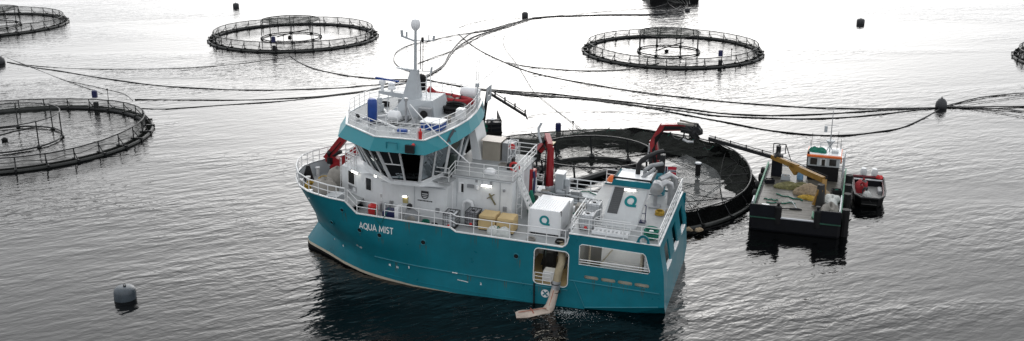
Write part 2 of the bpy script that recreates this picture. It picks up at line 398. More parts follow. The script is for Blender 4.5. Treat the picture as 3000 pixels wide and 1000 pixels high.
part(plate([(-4.6, -0.35), (4.6, -0.35), (HB, 0.85), (HB, 3.1), (HB, 5.2), (-HB, 5.2), (-HB, 3.1), (-HB, .85)], tr_holes, 0.12, lambda u, v, t: (trx(v) + t + .005, u * .999, v)), 'transom', teal, label='teal transom with three tall openings')
for i, a in enumerate((-4.7, -1.05, 2.6)):
    g = G(); g.box(trx(2.95) - .06, trx(2.95) + .2, a - .05, a + 1.85, 2.9, 3.05); part(g, 'transom_sill', railw)
g = G(); g.tube([(s, hull_y(s, 1.05) + .03, 1.05) for s in [9, 11, 13, 15, 17, 18.5, 20, 20.7]], .05, 6); g.tube([(x, HB + .02, 1.05) for x in (9, 8.5)], .05, 6); part(g, 'rubbing_strake', teal, hull)
g = G(); g.tube([(5.9, HB + .02, 1.83), (-.3, HB + .02, 1.8)], .05, 6); g.tube([(5.6, HB + .02, 1.8), (4.72, HB + .02, -.05)], .04, 6); g.tube([(4.72, HB + .02, -.03), (2, HB + .02, .42), (-.3, HB + .02, .82)], .045, 6)
g.tube([(8.5, HB + .02, 1.05), (6.0, HB + .02, 1.05)], .045, 6); part(g, 'rubbing_strake', teal, hull)
g = G(); g.tube([(s, hull_y(s, -.2) + .02, -.2) for s in [9, 11, 13, 15, 17, 19, 20]], .03, 5); part(g, 'rubbing_strake', teal, hull)
# white cap along the sheer, inner bulwark of the bow
g = G()
for sy in (1, -1):
    for sgs in ([6.1, 6.2, 6.5, 8] + SG,):
        pts = [(lvl(5, s)[0], sy * (lvl(5, s)[1] - .02), lvl(5, s)[2] + .02) for s in sgs]
        for a, b in zip(pts, pts[1:]): g.beam(a, b, .14, .07)
part(g, 'sheer_cap', railw)
g = G(); g.beam((6.1, HB - .03, 5.22), (-.05, HB - .03, 5.22), .12, .06); g.beam((-.02, HB, 5.22), (-.02, -HB, 5.22), .12, .06); g.beam((6.1, -HB + .03, 5.22), (-.05, -HB + .03, 5.22), .12, .06); part(g, 'sheer_cap', railw)
g = G()
for sy in (1, -1):
    sgs = [s for s in SG if s >= 21.74]
    def lin(s, z):
        a, b = lvl(4, s), lvl(5, s); t = (z - a[2]) / (b[2] - a[2]); return (a[0] + (b[0] - a[0]) * t - .09, sy * max(0, a[1] + (b[1] - a[1]) * t - .11), z)
    g.loft([[lin(s, min(4.4, ztop(s) - .1)) for s in sgs], [lin(s, ztop(s) - .03) for s in sgs]], False, False)
part(g, 'bulwark_lining', greyp)
# decks
def deck_poly(s0, s1, z, inset=.1, n=14):
    P = []
    for k in range(n + 1):
        sg = s0 + (s1 - s0) * k / n; a, b = lvl(4, sg), lvl(5, sg); t = (z - a[2]) / (b[2] - a[2])
        P.append((a[0] + (b[0] - a[0]) * t - (.1 if sg > 23 else 0), max(0.0, a[1] + (b[1] - a[1]) * t - inset)))
    return P + [(x, -y) for x, y in reversed(P)]
part(G().prism(deck_poly(6.1, 22.7, 3.74), 3.74, 3.9), 'main_deck', deckg)
part(G().prism(deck_poly(22.7, 28.97, 4.3, n=24), 4.3, 4.46), 'fore_deck', deckg)
part(G().box(-.03, 6.1, -HB + .13, HB - .13, 4.96, 5.1), 'aft_deck', deckg)
g = G(); g.box(6.1, 6.16, -HB + .1, HB - .13, 3.9, 4.96); part(g, 'deck_break', white)
# working deck below, seen through the openings
part(G().box(-.3, 9.6, 0.3, HB - .13, 1.0, 1.14), 'working_deck', tanfl)
g = G(); g.box(-.3, 9.6, 0.3, 0.42, 1.14, 3.74); g.box(9.5, 9.6, .42, HB - .13, 1.14, 3.74); part(g, 'inner_bulkhead', whiteb)
g = G(); g.box(5.65, 5.75, .42, HB - .2, 1.14, 4.9); part(g, 'inner_bulkhead', white)
g = G(); g.hexa([(4.2, 2.2, 1.14), (1.6, 2.2, 1.14), (1.6, 3.9, 1.14), (4.2, 3.9, 1.14), (4.2, 2.0, 3.5), (1.4, 2.0, 4.0), (1.4, 3.6, 4.0), (4.2, 3.6, 3.5)]); part(g, 'inner_tank', whiteb)
g = G(); g.beam((4.25, 3.95, 2.4), (2.9, 3.7, 4.4), .05, .08); g.beam((1.2, 4.9, 1.14), (1.2, 4.9, 4.9), .12, .14); g.beam((4.9, 4.4, 1.14), (4.9, 4.4, 4.9), .1, .12); part(g, 'inner_pillar', cream)
g = G(); g.box(.55, 1.0, 4.6, 5.0, 2.9, 4.3); part(g, 'inner_cabinet', whiteb); part(G().box(.7, .86, 5.0, 5.03, 3.5, 3.72), 'inner_screen', darkm)
g = G(); g.box(5.3, 5.45, HB - .2, HB - .02, 3.1, 3.2)
g.tube([(5.28, HB - .06, 3.42), (.62, HB - .06, 3.46)], .035, 6); g.tube([(5.28, HB - .06, 3.25), (.55, HB - .06, 3.27)], .03, 6); part(g, 'window_rail', railw)
g = G(); g.rail([(8.4, HB - .07, 1.2), (7.2, HB - .07, 1.2)], .8, 3, .6, .025); part(g, 'door_rail', railw)
def rim(loop, r=.035):
    return G().tube([(u, HB + .01, v) for u, v in loop], r, 5, closed=True)
part(rim(door_h), 'door_rim', railw); part(rim(win_h, .03), 'window_rim', railw)
g = G()
for sx in (6.5, 7.4, 8.2):
    g.beam((sx, 1.3, 3.6), (sx + .3, 3.6, 1.6), .12, .12)
g.tube([(8.2, 2, 3.2), (7.2, 2.4, 3.0), (6.6, 3.0, 3.3)], .16, 8); g.lathe([(.5, 0), (.5, 1.5), (.3, 1.7)], (8.0, 3.2, 1.14), 14); part(g, 'pump_machinery', darkm)
part(G().bbox(6.9, 8.0, 4.3, 5.1, 1.14, 1.85), 'white_crate', whiteb)
g = G(); g.bbox(2.0, 4.9, 1.0, 4.9, 4.9, 4.94, .005); lampi = g
part(G().box(6.4, 8.3, 4.3, 4.42, 3.64, 3.7), 'ceiling_lamp', lampm); part(G().box(1.6, 4.6, 4.4, 4.5, 4.86, 4.93), 'ceiling_lamp', lampm)
# freeing port backing, deck edge lug
part(G().box(.3, 5.1, HB - .32, HB - .3, 1.95, 2.45), 'freeing_port_backing', cream)
part(plate([(1.55, 5.18)] + [(1.05 + .42 * math.cos(R(a)), 5.3 + .5 * math.sin(R(a))) for a in range(10, 181, 17)] + [(.55, 5.18)], [[(1.05 + .25 * math.cos(R(a)), 5.38 + .26 * math.sin(R(a))) for a in range(0, 360, 30)]], -.1, lambda u, v, t: (u, HB + t + .005, v)), 'towing_lug', teal)
# portholes
for s, z, r in ((23.0, 4.5, .17), (21.62, 3.14, .19), (20.0, 3.03, .19), (16.62, 3.01, .19), (9.75, 3.0, .19), (24.2, 3.1, .17)):
    y = hull_y(s, z); ph = group_part('porthole')
    n2 = Vector((hull_y(s - .3, z) - hull_y(s + .3, z), .6, 0)).normalized(); a = Vector((n2.y, -n2.x, 0))
    up = Vector((0, hull_y(s, z + .2) - hull_y(s, z - .2), .4)).normalized()
    c = Vector((s, y, z)) + n2 * .02
    circ = [c + (a * math.cos(R(t)) + up * math.sin(R(t))) * r for t in range(0, 360, 18)]
    part(G().tube(circ, .035, 6, closed=True), 'rim', teal, ph)
    g = G(); g.add([p - n2 * 0.0 for p in circ], [tuple(range(len(circ)))]); part(g, 'pane', mat('porthole_glass', (.012, .013, .014), .12, var=0.1), ph)
# lettering and marks on the hull
def text_mesh(txt, size, bold=0.012):
    cu = bpy.data.curves.new('lettering', 'FONT'); cu.body = txt; cu.size = size; cu.offset = bold; cu.resolution_u = 3
    o = bpy.data.objects.new('lettering', cu); col.objects.link(o)
    bpy.context.view_layer.update()
    me = bpy.data.meshes.new_from_object(o.evaluated_get(bpy.context.evaluated_depsgraph_get()))
    bm = bmesh.new(); bm.from_mesh(me); bmesh.ops.triangulate(bm, faces=bm.faces[:])
    bmesh.ops.subdivide_edges(bm, edges=[e for e in bm.edges if e.calc_length() > .3], cuts=1); bm.verts.index_update()
    vs = [(v.co.x, v.co.y) for v in bm.verts]; fs = [[v.index for v in f.verts] for f in bm.faces]; bm.free()
    bpy.data.objects.remove(o); bpy.data.curves.remove(cu); bpy.data.meshes.remove(me)
    return vs, fs
def arc(cx, cy, rx, ry, a0, a1, n=12): return [(cx + rx * math.cos(R(a0 + (a1 - a0) * k / n)), cy + ry * math.sin(R(a0 + (a1 - a0) * k / n))) for k in range(n + 1)]
STROKES = {'A': (.78, [[(.02, 0), (.39, .97), (.76, 0)], [(.17, .3), (.61, .3)]]), 'Q': (.86, [arc(.43, .5, .37, .45, 0, 360, 24), [(.5, .22), (.84, -.14)]]),
           'U': (.74, [[(.07, 1), (.07, .36)] + arc(.37, .34, .3, .29, 180, 360, 10) + [(.67, .36), (.67, 1)]]), 'M': (.98, [[(.05, 0), (.13, .95), (.49, .22), (.85, .95), (.93, 0)]]),
           'I': (.22, [[(.11, 0), (.11, 1)]]), 'S': (.6, [arc(.31, .72, .22, .22, 35, 250, 10) + arc(.29, .27, .24, .22, 80, -145, 12)]), 'T': (.66, [[(0, .93), (.66, .93)], [(.33, .9), (.33, 0)]]), ' ': (.3, [])}
def ribbon(P, t):
    V2 = [Vector((a, b, 0)) for a, b in P]; L_, R_ = [], []; closed = (V2[0] - V2[-1]).length < 1e-4
    for i in range(len(V2)):
        p = V2[i]; a = V2[i - 1] if i else (V2[-2] if closed else None); b = V2[i + 1] if i < len(V2) - 1 else (V2[1] if closed else None)
        d1 = (p - a).normalized() if a is not None else (b - p).normalized(); d2 = (b - p).normalized() if b is not None else d1
        n1 = Vector((-d1.y, d1.x, 0)); n2_ = Vector((-d2.y, d2.x, 0)); m = (n1 + n2_).normalized(); k_ = t / 2 / max(.45, m.dot(n1))
        L_.append(p + m * k_); R_.append(p - m * k_)
    return L_, R_
g = G(); cx = 0; wtot = sum(STROKES[c][0] + .1 for c in 'AQUA MIST'); kx = 2.74 / wtot; hh = .5
for ch in 'AQUA MIST':
    for si, P in enumerate(STROKES[ch][1]):
        L_, R_ = ribbon(P, .17); n_ = len(L_); out = []
        for q in L_ + R_:
            X = (cx + q.x) * kx; Z = 3.33 + q.y * hh - .022 * X; S_ = 21.62 - X; out.append((S_, hull_y(S_, Z) + .018 + .003 * si, Z))
        g.add(out, [(k, k + 1, n_ + k + 1, n_ + k) for k in range(n_ - 1)])
    cx += STROKES[ch][0] + .1
part(g, 'name_lettering', mat('letter_white', (.8, .81, .8), .5, var=.05), hull, label='white name AQUA MIST painted on the bow')
marks = [(22.3, 1.5, '11'), (22.0, 1.42, '40'), (24.9, 1.0, '8'), (24.0, .75, '6'), (19.5, .55, 'M'), (18.85, .52, 'H'), (17.85, .75, '2'), (12.3, .45, '2')]
for s, z, t in marks:
    vs, fs = text_mesh(t, .22, .012); g = G(); g.add([(s - x, hull_y(s - x, z + y) + .02, z + y) for x, y in vs], fs); part(g, 'hull_mark', railw, hull)
g = G(); g.beam((14.0, hull_y(14, .55) + .02, .55), (13.2, hull_y(13.2, .5) + .02, .5), .02, .05); g.beam((14.4, hull_y(14.4, 1.05) + .09, 1.07), (14.0, hull_y(14, 1.05) + .09, 1.07), .02, .07); part(g, 'hull_mark', railw, hull)
rust = mat('rust_stain', (.07, .10, .085), .6, var=.4)
rg = random.Random(12)
for s, z in [(a + .5, 2.05) for a in (0.42, 1.56, 2.72, 3.9)] + [(6.4, 1.2), (8.1, 1.2), (23.0, 4.3), (21.6, 2.9), (20.0, 2.8), (16.6, 2.8), (9.75, 2.78), (11.2, 4.1), (12.8, 4.1), (15.4, 4.3), (17.9, 4.35), (7.6, 4.1), (18.7, .95), (13.1, 1.0), (10.6, 1.0)]:
    for q in range(3):
        a = s + rg.uniform(-.3, .3); L = rg.uniform(.25, .95); wd = rg.uniform(.012, .03)
        hy = (lambda u, v: HB) if s < 9 else hull_y
        g = G(); g.add([(a - wd, hy(a, z) + .005, z), (a + wd, hy(a, z) + .005, z), (a + wd * .8, hy(a, z - L * .6) + .005, z - L * .6), (a, hy(a, z - L) + .005, z - L), (a - wd * .8, hy(a, z - L * .6) + .005, z - L * .6)], [(0, 1, 2, 3, 4)]); part(g, 'rust_streak', rust, hull)
# thruster mark below the door
g = G(); c = (7.55, HB + .015, .55)
for q in range(4):
    a0 = 45 + 90 * q
    pts = [(c[0] + .07 * math.cos(R(a0 + 45)), c[1], c[2] + .07 * math.sin(R(a0 + 45)))] + [(c[0] + .26 * math.cos(R(a0 + t)), c[1], c[2] + .26 * math.sin(R(a0 + t))) for t in range(12, 79, 11)]
    g.add(pts, [tuple(range(len(pts)))])
pts = [(c[0] + .3 * math.cos(R(t)), c[2] + .3 * math.sin(R(t))) for t in range(0, 360, 15)]; pin = [(c[0] + .25 * math.cos(R(t)), c[2] + .25 * math.sin(R(t))) for t in range(0, 360, 15)]
g.add([(a, c[1] + .001, b) for a, b in pts + pin], [(i, (i + 1) % 24, 24 + (i + 1) % 24, 24 + i) for i in range(24)])
part(g, 'thruster_mark', railw, hull, label='white cross in a ring painted below the side door')
g = G(); g.beam((8.35, HB + .1, 1.25), (8.3, HB + .1, -.45), .09, .09); part(g, 'fender_bar', black)
# ---- deckhouse
def sym(half): return half + [(x, -y) for x, y in reversed(half) if y > 1e-6]
HP = [(15.85, 0), (15.85, 1.9), (15.9, 3.1), (20.9, 3.2), (22.9, 2.55), (25.1, 1.25), (25.15, 0)]
SP = [(16.3, 0), (16.55, 1.9), (17.4, 4.75), (19.5, 4.95), (21.5, 3.25), (23.2, 1.5), (23.4, 0)]
TP = [(15.75, 0), (15.95, 2.5), (16.7, 6.05), (20.0, 6.4), (22.3, 4.6), (23.8, 2.7), (24.0, 0)]
hp, sp_, tp = sym(HP), sym(SP), sym(TP)
def at(poly, z): return [(x, y, z) for x, y in poly]
house = part(G().loft([at(hp, 3.9), at(hp, 6.35)], True), 'deckhouse', white, label='white deckhouse under the wheelhouse')
g = G().loft([at(hp, 6.35), at([(a[0] * .35 + b[0] * .65, a[1] * .35 + b[1] * .65) for a, b in zip(hp, sp_)], 6.62), at(sp_, 6.72), at(sp_, 7.0)], False); part(g, 'wheelhouse_base', white)
part(G().box(11.3, 15.9, -3.2, 2.05, 3.9, 7.0), 'aft_house', white)
part(G().prism([(15.8, 2.05), (16.6, 3.12), (16.6, 2.0), (15.8, 1.9)], 3.9, 6.8), 'house_chamfer', whiteb)  # brighter white puts the light on this facet into its colour
part(G().box(11.2, 16.6, -4.6, 2.1, 7.0, 7.06), 'platform_deck', deckg); part(G().box(15.6, 17.6, 1.6, 3.3, 6.74, 6.8), 'platform_deck', deckg)
# house windows, vents, door box, crest, lamps
def quad_on(a, b, z0, z1, u0, u1, off):
    """rectangle on the vertical wall from a to b (plan points)"""
    A = Vector((a[0], a[1], 0)); B = Vector((b[0], b[1], 0)); d = (B - A); n = Vector((d.y, -d.x, 0)).normalized()
    if n.y < 0: n = -n
    return [A + d * u + n * off + Vector((0, 0, z)) for u, z in ((u0, z0), (u1, z0), (u1, z1), (u0, z1))]
def house_window(a, b, u0, u1, z0, z1, m=glassd, frame=railw, name='window'):
    wg = group_part(name)
    q = quad_on(a, b, z0, z1, u0, u1, .02); part(G().add(q, [(0, 1, 2, 3)]), 'pane', m, wg)
    q = quad_on(a, b, z0, z1, u0, u1, .03); part(G().tube(q, .045, 5, closed=True), 'frame', frame, wg)
dglass = mat('dark_window_pane', (.02, .021, .022), .08, var=.2)
house_window((25.1, 1.25), (22.9, 2.55), .34, .68, 5.2, 6.2, dglass)
house_window((22.9, 2.55), (20.9, 3.2), .22, .5, 5.2, 6.15, dglass)
house_window((22.9, 2.55), (20.9, 3.2), .9, .99, 4.9, 5.2, mat('fan_grille', (.3, .3, .3), .5), name='vent')
for u0, u1, mm in ((.36, .5, midg), (.56, .74, whiteb)): house_window((25.1, 1.25), (22.9, 2.55), u0, u1, 4.7, 5.05, mm, steel, 'wall_box')
def lamp(c, d, w_=.75, name='deck_lamp'):
    lg = group_part(name); c = Vector(c); d = Vector(d).normalized()
    part(G().beam(c - d * w_ / 2, c + d * w_ / 2, .12, .12), 'housing', railw, lg)
    part(G().beam(c - d * w_ / 2 * .95 + Vector((0, .07, -.03)), c + d * w_ / 2 * .95 + Vector((0, .07, -.03)), .05, .1), 'tube', lampm, lg)
lamp((23.5, 2.4, 6.38), (-2.2, 1.3, 0)); lamp((13.2, 2.15, 6.55), (1, 0, 0)); lamp((2.55, 3.5, 8.06), (1, 0, 0), .8); lamp((19.1, 3.25, 5.3), (1, 0, 0), .3)
lamp((21.1, 4.0, 6.86), (-1.5, 1.4, .2), .3)
part(G().bbox(18.9, 19.3, 3.15, 3.25, 4.75, 5.2, .02), 'wall_niche', mat('niche_tan', (.4, .34, .15), .5))
# crest with its line of small marks
def flat_y(pts, y): return [(a, y, b) for a, b in pts]
g = G(); Y = 3.175
sh = [(17.88, 5.85), (17.3, 5.85), (17.3, 5.5), (17.36, 5.36), (17.48, 5.26), (17.6, 5.23), (17.72, 5.26), (17.83, 5.36), (17.88, 5.5)]
shi = [(17.59 + (a - 17.59) * .78, 5.58 + (b - 5.58) * .78) for a, b in sh]
g.add(flat_y(sh, Y) + flat_y(shi, Y), [(i, (i + 1) % 9, 9 + (i + 1) % 9, 9 + i) for i in range(9)])
for z0, z1 in ((5.68, 5.86), (5.52, 5.6), (5.4, 5.46)): g.add(flat_y([(17.84, z0), (17.34, z0), (17.34, z1), (17.84, z1)], Y + .001), [(0, 1, 2, 3)])
x = 18.15
for wd in (.03, .1, .12, .04, .07, .1, .05, .12, .04, .06, .11): g.add(flat_y([(x, 5.06), (x - wd, 5.06), (x - wd, 5.15), (x, 5.15)], Y), [(0, 1, 2, 3)]); x -= wd + .03
part(g, 'crest', mat('crest_black', (.02, .02, .025), .5), house, label='black shield crest with small lettering on the white wall')
# vents and fittings on the aft house wall
g = G(); g.tube([(14.9, 2.3, 3.9), (14.9, 2.3, 4.9), (14.85, 2.3, 5.1), (14.6, 2.3, 5.25), (14.3, 2.3, 5.15), (14.2, 2.3, 4.9), (14.2, 2.3, 4.5)], .14, 8); part(g, 'vent_pipe', white, smooth=True)
part(G().bbox(14.95, 15.35, 2.05, 2.2, 5.75, 6.5, .02), 'wall_locker', whiteb); part(G().box(14.95, 15.13, 2.2, 2.21, 5.8, 6.45), 'locker_door', darkm)
part(G().bbox(14.2, 14.7, 2.05, 2.2, 6.2, 6.45, .02), 'wall_bracket', midg); g = G().lathe([(.1, 0), (.14, .05), (.14, .3), (.05, .35)], (13.9, 2.2, 6.15), 10); part(g, 'wall_horn', whiteb)
g = G(); g.tube([(13.0, 2.14, 5.95), (12.75, 2.2, 5.55)], .07, 6); g.tube([(12.75, 2.2, 5.55), (12.5, 2.16, 5.15)], .06, 6); g.tube([(13.15, 2.15, 5.55), (12.6, 2.2, 5.95)], .045, 6); part(g, 'stowed_davit_arm', mat('olive_brass', (.16, .14, .07), .5))
for (px, pz) in ((12.9, 6.75), (11.9, 6.3), (14.0, 6.78)): part(G().bbox(px - .08, px + .08, 2.05, 2.18, pz - .1, pz + .1, .02), 'wall_fitting', midg)
for pts, r_ in (([(21.0, 3.24, 6.2), (16.0, 3.17, 6.2)], .025), ([(18.4, 3.2, 6.2), (18.4, 3.2, 4.2)], .02), ([(15.75, 2.1, 6.9), (11.4, 2.1, 6.9)], .03), ([(12.2, 2.1, 6.9), (12.2, 2.1, 4.0)], .03), ([(15.5, 2.1, 6.9), (15.5, 2.1, 4.6)], .02), ([(13.6, 2.1, 6.85), (13.55, 2.1, 6.6)], .02)):
    part(G().tube(pts, r_, 5), 'wall_conduit', greyp)
for q in ((20.2, 3.22, 4.6), (16.6, 3.16, 4.5), (11.8, 2.09, 4.9)): part(G().bbox(q[0] - .14, q[0] + .14, q[1] - .04, q[1] + .06, q[2] - .18, q[2] + .18, .02), 'wall_fitting', midg)
# ---- wheelhouse: sill, posts, panes, interior
wheel = group_part('wheelhouse', label='white wheelhouse with outward raked windows')
n = len(sp_)
part(G().loft([at(sp_, 6.98), at([(a[0] * .93 + b[0] * .07, a[1] * .93 + b[1] * .07) for a, b in zip(sp_, tp)], 7.12)], False), 'window_sill', whiteb, wheel)
def sill_pt(i, u, v):
    a0 = Vector((*sp_[i % n], 7.05)); b0 = Vector((*sp_[(i + 1) % n], 7.05)); a1 = Vector((*tp[i % n], 9.72)); b1 = Vector((*tp[(i + 1) % n], 9.72))
    return a0.lerp(b0, u).lerp(a1.lerp(b1, u), v)
nwin = {0: 1, 1: 2, 2: 2, 3: 2, 4: 2, 5: 1}
for i in range(n):
    j = i if i < 6 else n - 1 - i
    nw = nwin[j]
    for k in range(nw):
        u0, u1 = k / nw, (k + 1) / nw
        part(G().beam(sill_pt(i, u0, 0), sill_pt(i, u0, 1), .2 if k == 0 else .13, .16), 'window_post', white, wheel)
        solid = (j == 1 and i > 6)
        if solid:
            q = [sill_pt(i, u0, 0), sill_pt(i, u1, 0), sill_pt(i, u1, 1), sill_pt(i, u0, 1)]; part(G().add(q, [(0, 1, 2, 3)]), 'wall_panel', white, wheel); continue
        lo = .05
        q = [sill_pt(i, u0 + .03, lo), sill_pt(i, u1 - .03, lo), sill_pt(i, u1 - .03, .97), sill_pt(i, u0 + .03, .97)]
        part(G().add(q, [(0, 1, 2, 3)]), 'window_pane', glassw, wheel)
        if i == 2 and k == 1:
            g = G(); g.beam(sill_pt(i, u0, .52), sill_pt(i, u1, .52), .08, .08); g.beam(sill_pt(i, (u0 + u1) / 2, .52), sill_pt(i, (u0 + u1) / 2, 1), .07, .07); part(g, 'window_post', railw, wheel)
part(G().prism([(x * .97 + 19.5 * .03, y * .97) for x, y in sp_], 6.9, 6.99), 'wheelhouse_floor', darkm, wheel)
part(G().prism([(x * .98 + 19.5 * .02, y * .98) for x, y in tp], 9.55, 9.6), 'headlining', darkm, wheel)  # ceiling and floor coloured dark, standing in for interior shade
part(G().box(18.2, 18.5, -3.6, 2.4, 7.0, 9.55), 'added_sight_block', mat('sight_block_grey', (.06, .062, .065), .6), wheel)  # added box, blocks bright water showing through the panes
g = G(); g.bbox(20.6, 22.3, -1.6, 1.6, 7.0, 8.0, .1); g.bbox(18.6, 19.4, 2.6, 4.0, 7.0, 7.95, .08); g.bbox(17.2, 18.0, -3.2, -1, 7, 8.1, .05); part(g, 'console', mat('console_grey', (.11, .115, .12), .5), wheel)
for cx, cy in ((19.6, .9), (19.6, -.9), (18.4, 3.6)):
    g = G(); g.bbox(cx - .3, cx + .3, cy - .3, cy + .3, 7.45, 7.62, .05); g.bbox(cx - .34, cx - .2, cy - .3, cy + .3, 7.6, 8.5, .05); g.tube([(cx, cy, 7), (cx, cy, 7.5)], .07, 6); part(g, 'helm_chair', darkm, wheel)
part(G().box(18.75, 19.25, 2.65, 2.7, 8.0, 8.4), 'monitor', mat('monitor', (.25, .27, .3), .3), wheel)
# brow and roof
BT = [(15.45, 0), (15.6, 2.2), (16.0, 4.5), (16.45, 6.45), (19.9, 6.85), (23.0, 4.75), (24.25, 1.9), (24.3, 0)]
BO = [(15.2, 0), (15.35, 2.5), (15.75, 4.8), (16.3, 6.7), (20.2, 7.1), (23.7, 4.75), (24.9, 1.8), (24.95, 0)]
bt, bo = sym(BT), sym(BO)
part(G().loft([at(bo, 9.72), at([(a[0] * .96 + 19.5 * .04, a[1] * .97) for a in bo], 9.66)], True), 'brow_soffit', white)
part(G().loft([at(bo, 9.722), at(bt, 10.7), at([(x * .98 + 19.8 * .02, y * .98) for x, y in bt], 10.72)], False), 'brow', teal_skylit, label='teal visor band around the wheelhouse roof')
part(G().prism([(x * .985 + 19.8 * .015, y * .985) for x, y in bt], 10.6, 10.7), 'roof_deck', deckg)
g = G()
for a, b in zip(bt, bt[1:] + bt[:1]): g.beam((*a, 10.72), (*b, 10.72), .16, .06)
part(g, 'roof_kerb', railw)
rail_poly = [(x * .97 + 19.8 * .03, y * .96) for x, y in bt]
part(G().rail([(x, y, 10.72) for x, y in rail_poly + rail_poly[:1]], 1.0, 3, .95, .022), 'roof_rail', railw)
# brow fittings: black lamp box, steps, dark marks
part(G().box(16.95, 17.6, 6.86, 7.06, 9.85, 10.4), 'brow_lamp_box', darkm)
g = G(); g.rail([(19.0, 6.95, 10.0), (18.2, 6.95, 10.0)], .45, 1, .8, .03); part(g, 'brow_step', teal)
def brow_emblem(k0, k1, u0, u1, flip):
    a0, b0 = Vector((*BO[k0], 9.722)), Vector((*BO[k1], 9.722)); a1, b1 = Vector((*BT[k0], 10.7)), Vector((*BT[k1], 10.7))
    def f(u, v):
        p = a0.lerp(b0, u).lerp(a1.lerp(b1, u), v); p.x -= .04; p.z += .01
        if flip: p.y = -p.y
        return p
    d = u1 - u0; g = G()
    g.add([f(u0 + d * a, b) for a, b in ((1, .12), (.8, .2), (.55, .42), (.2, .62), (0, .86), (.12, .95), (.4, .82), (.7, .55), (.95, .3))], [tuple(range(9))])
    g.add([f(u0 + d * a, b) for a, b in ((.55, .42), (.75, .5), (.62, .22), (.5, .1))], [(0, 1, 2, 3)]); g.add([f(u0 + d * a, b) for a, b in ((0, .86), (-.15, .7), (.05, .7))], [(0, 1, 2)])
    part(g, 'brow_emblem', mat('emblem_navy', (.006, .02, .035), .4), label='dark leaping fish emblem on the teal visor')
brow_emblem(1, 2, .15, .75, False); brow_emblem(2, 3, .2, .8, True)
# ---- roof equipment
part(G().hexa([(17.7, -2.2, 10.7), (21.3, -2.2, 10.7), (21.3, 1.0, 10.7), (17.7, 1.0, 10.7), (18.0, -2.0, 12.0), (20.7, -1.6, 11.9), (20.5, .5, 11.8), (18.0, .7, 12.0)]), 'roof_casing', greyp)
part(G().bbox(17.9, 18.8, 1.0, 1.55, 10.7, 11.6, .04), 'air_conditioner', midg); part(G().lathe([(.3, 0), (.3, .02)], (0, 0, 0), 14), 'fan', darkm).matrix_local = T(18.35, 1.56, 11.15) @ Matrix.Rotation(R(-90), 4, 'X')
mast = group_part('mast', label='grey tapered mast with satellite dome and crosstrees')
part(G().loft([[(20.7, -.9, 11.6), (19.4, -.9, 11.6), (19.4, .2, 11.6), (20.7, .2, 11.6)], [(20.15, -.65, 13.9), (19.6, -.65, 13.9), (19.6, -.25, 13.9), (20.15, -.25, 13.9)]], True), 'column', greyp, mast)
g = G(); g.tube([(19.85, -.5, 13.8), (19.85, -.5, 16.9)], [.13, .1], 8); part(g, 'pole', greyp, mast)
part(G().lathe([(.06, 0), (.1, .08), (.3, .3), (.35, .5), (.34, .75), (.24, .93), (.02, 1.0)], (19.85, -.5, 16.75), 14), 'satellite_dome', whiteb, mast, smooth=True)
g = G(); g.beam((20.9, -.5, 16.35), (19.8, -.5, 16.05), .12, .12); g.beam((19.85, -.5, 16.1), (18.4, -.5, 16.25), .06, .06); g.tube([(20.9, -.5, 16.3), (20.95, -.5, 16.8)], .1, 6); g.tube([(20.55, -.5, 16.3), (20.55, -.5, 16.7)], .07, 6); g.tube([(18.45, -.5, 16.2), (18.4, -.5, 16.6)], .09, 6); g.tube([(18.8, -.5, 16.2), (18.8, -.5, 16.65)], .04, 5); part(g, 'crosstree', greyp, mast)
g = G(); g.tube([(19.45, -.5, 14.0), (19.45, -.5, 16.1)], .035, 5); g.tube([(19.25, -.5, 13.9), (19.25, -.5, 16.05)], .03, 5); g.lathe([(.09, 0), (.12, .1), (.1, .35)], (19.3, -.5, 16.05), 8); part(g, 'halyard', darkm, mast)
g = G(); g.hexa([(21.3, -.65, 13.95), (19.6, -.65, 13.75), (19.6, -.25, 13.75), (21.3, -.25, 13.95), (21.3, -.6, 14.0), (19.6, -.65, 13.95), (19.6, -.25, 13.95), (21.3, -.3, 14.0)]); g.tube([(19.6, -.5, 13.85), (18.6, -.5, 13.9)], .03, 5); g.tube([(18.6, -.5, 13.8), (18.55, -.5, 14.25)], .08, 6); part(g, 'lower_crosstree', greyp, mast)
g = G(); g.tube([(18.9, -.4, 11.9), (18.9, -.4, 13.7), (18.6, -.4, 13.75), (18.6, -.4, 11.9)], .035, 5); part(g, 'mast_ladder', railw, mast)
g = G(); g.loft([[(20.4, -.7, 11.75), (20.4, .1, 11.75), (20.4, .1, 12.15), (20.4, -.7, 12.15)], [(22.6, -.5, 11.95), (22.6, 0, 11.95), (22.6, 0, 12.15), (22.6, -.5, 12.15)]], True); part(g, 'radar_bracket', greyp, mast)
g = G(); g.tube([(22.4, -.25, 12.1), (22.4, -.25, 12.7)], .13, 8); g.bbox(22.2, 22.6, -.5, 0, 12.65, 12.95, .05); part(g, 'radar_pedestal', whiteb, mast); part(G().beam((23.0, -.4, 13.05), (21.0, -.1, 13.0), .12, .12), 'radar_scanner', blue, mast)
g = G(); g.tube([(21.6, -.2, 12.1), (21.6, -.2, 12.4)], .08, 6); g.lathe([(.3, 0), (.33, .1), (.2, .28), (.28, .34), (.28, .45), (.05, .5)], (21.6, -.2, 12.35), 12); part(g, 'radar_dome', whiteb, mast, smooth=True)
g = G(); g.lathe([(.2, 0), (.24, .2), (.2, .5)], (22.4, .3, 11.2), 8); g.box(22.1, 22.8, .1, .8, 10.7, 11.25); part(g, 'instrument_box', greyp)
blu = group_part('covered_canister', label='tall blue tarpaulin covered canister by the roof rail')
part(G().lathe([(.3, 0), (.36, .1), (.37, 1.2), (.33, 1.5), (.24, 1.6), (.03, 1.62)], (21.7, 3.2, 10.75), 14), 'cover', blue, blu, smooth=True); part(G().tube([(21.95, 3.5, 10.8), (21.95, 3.5, 12.1)], .03, 5), 'strap', railw, blu)
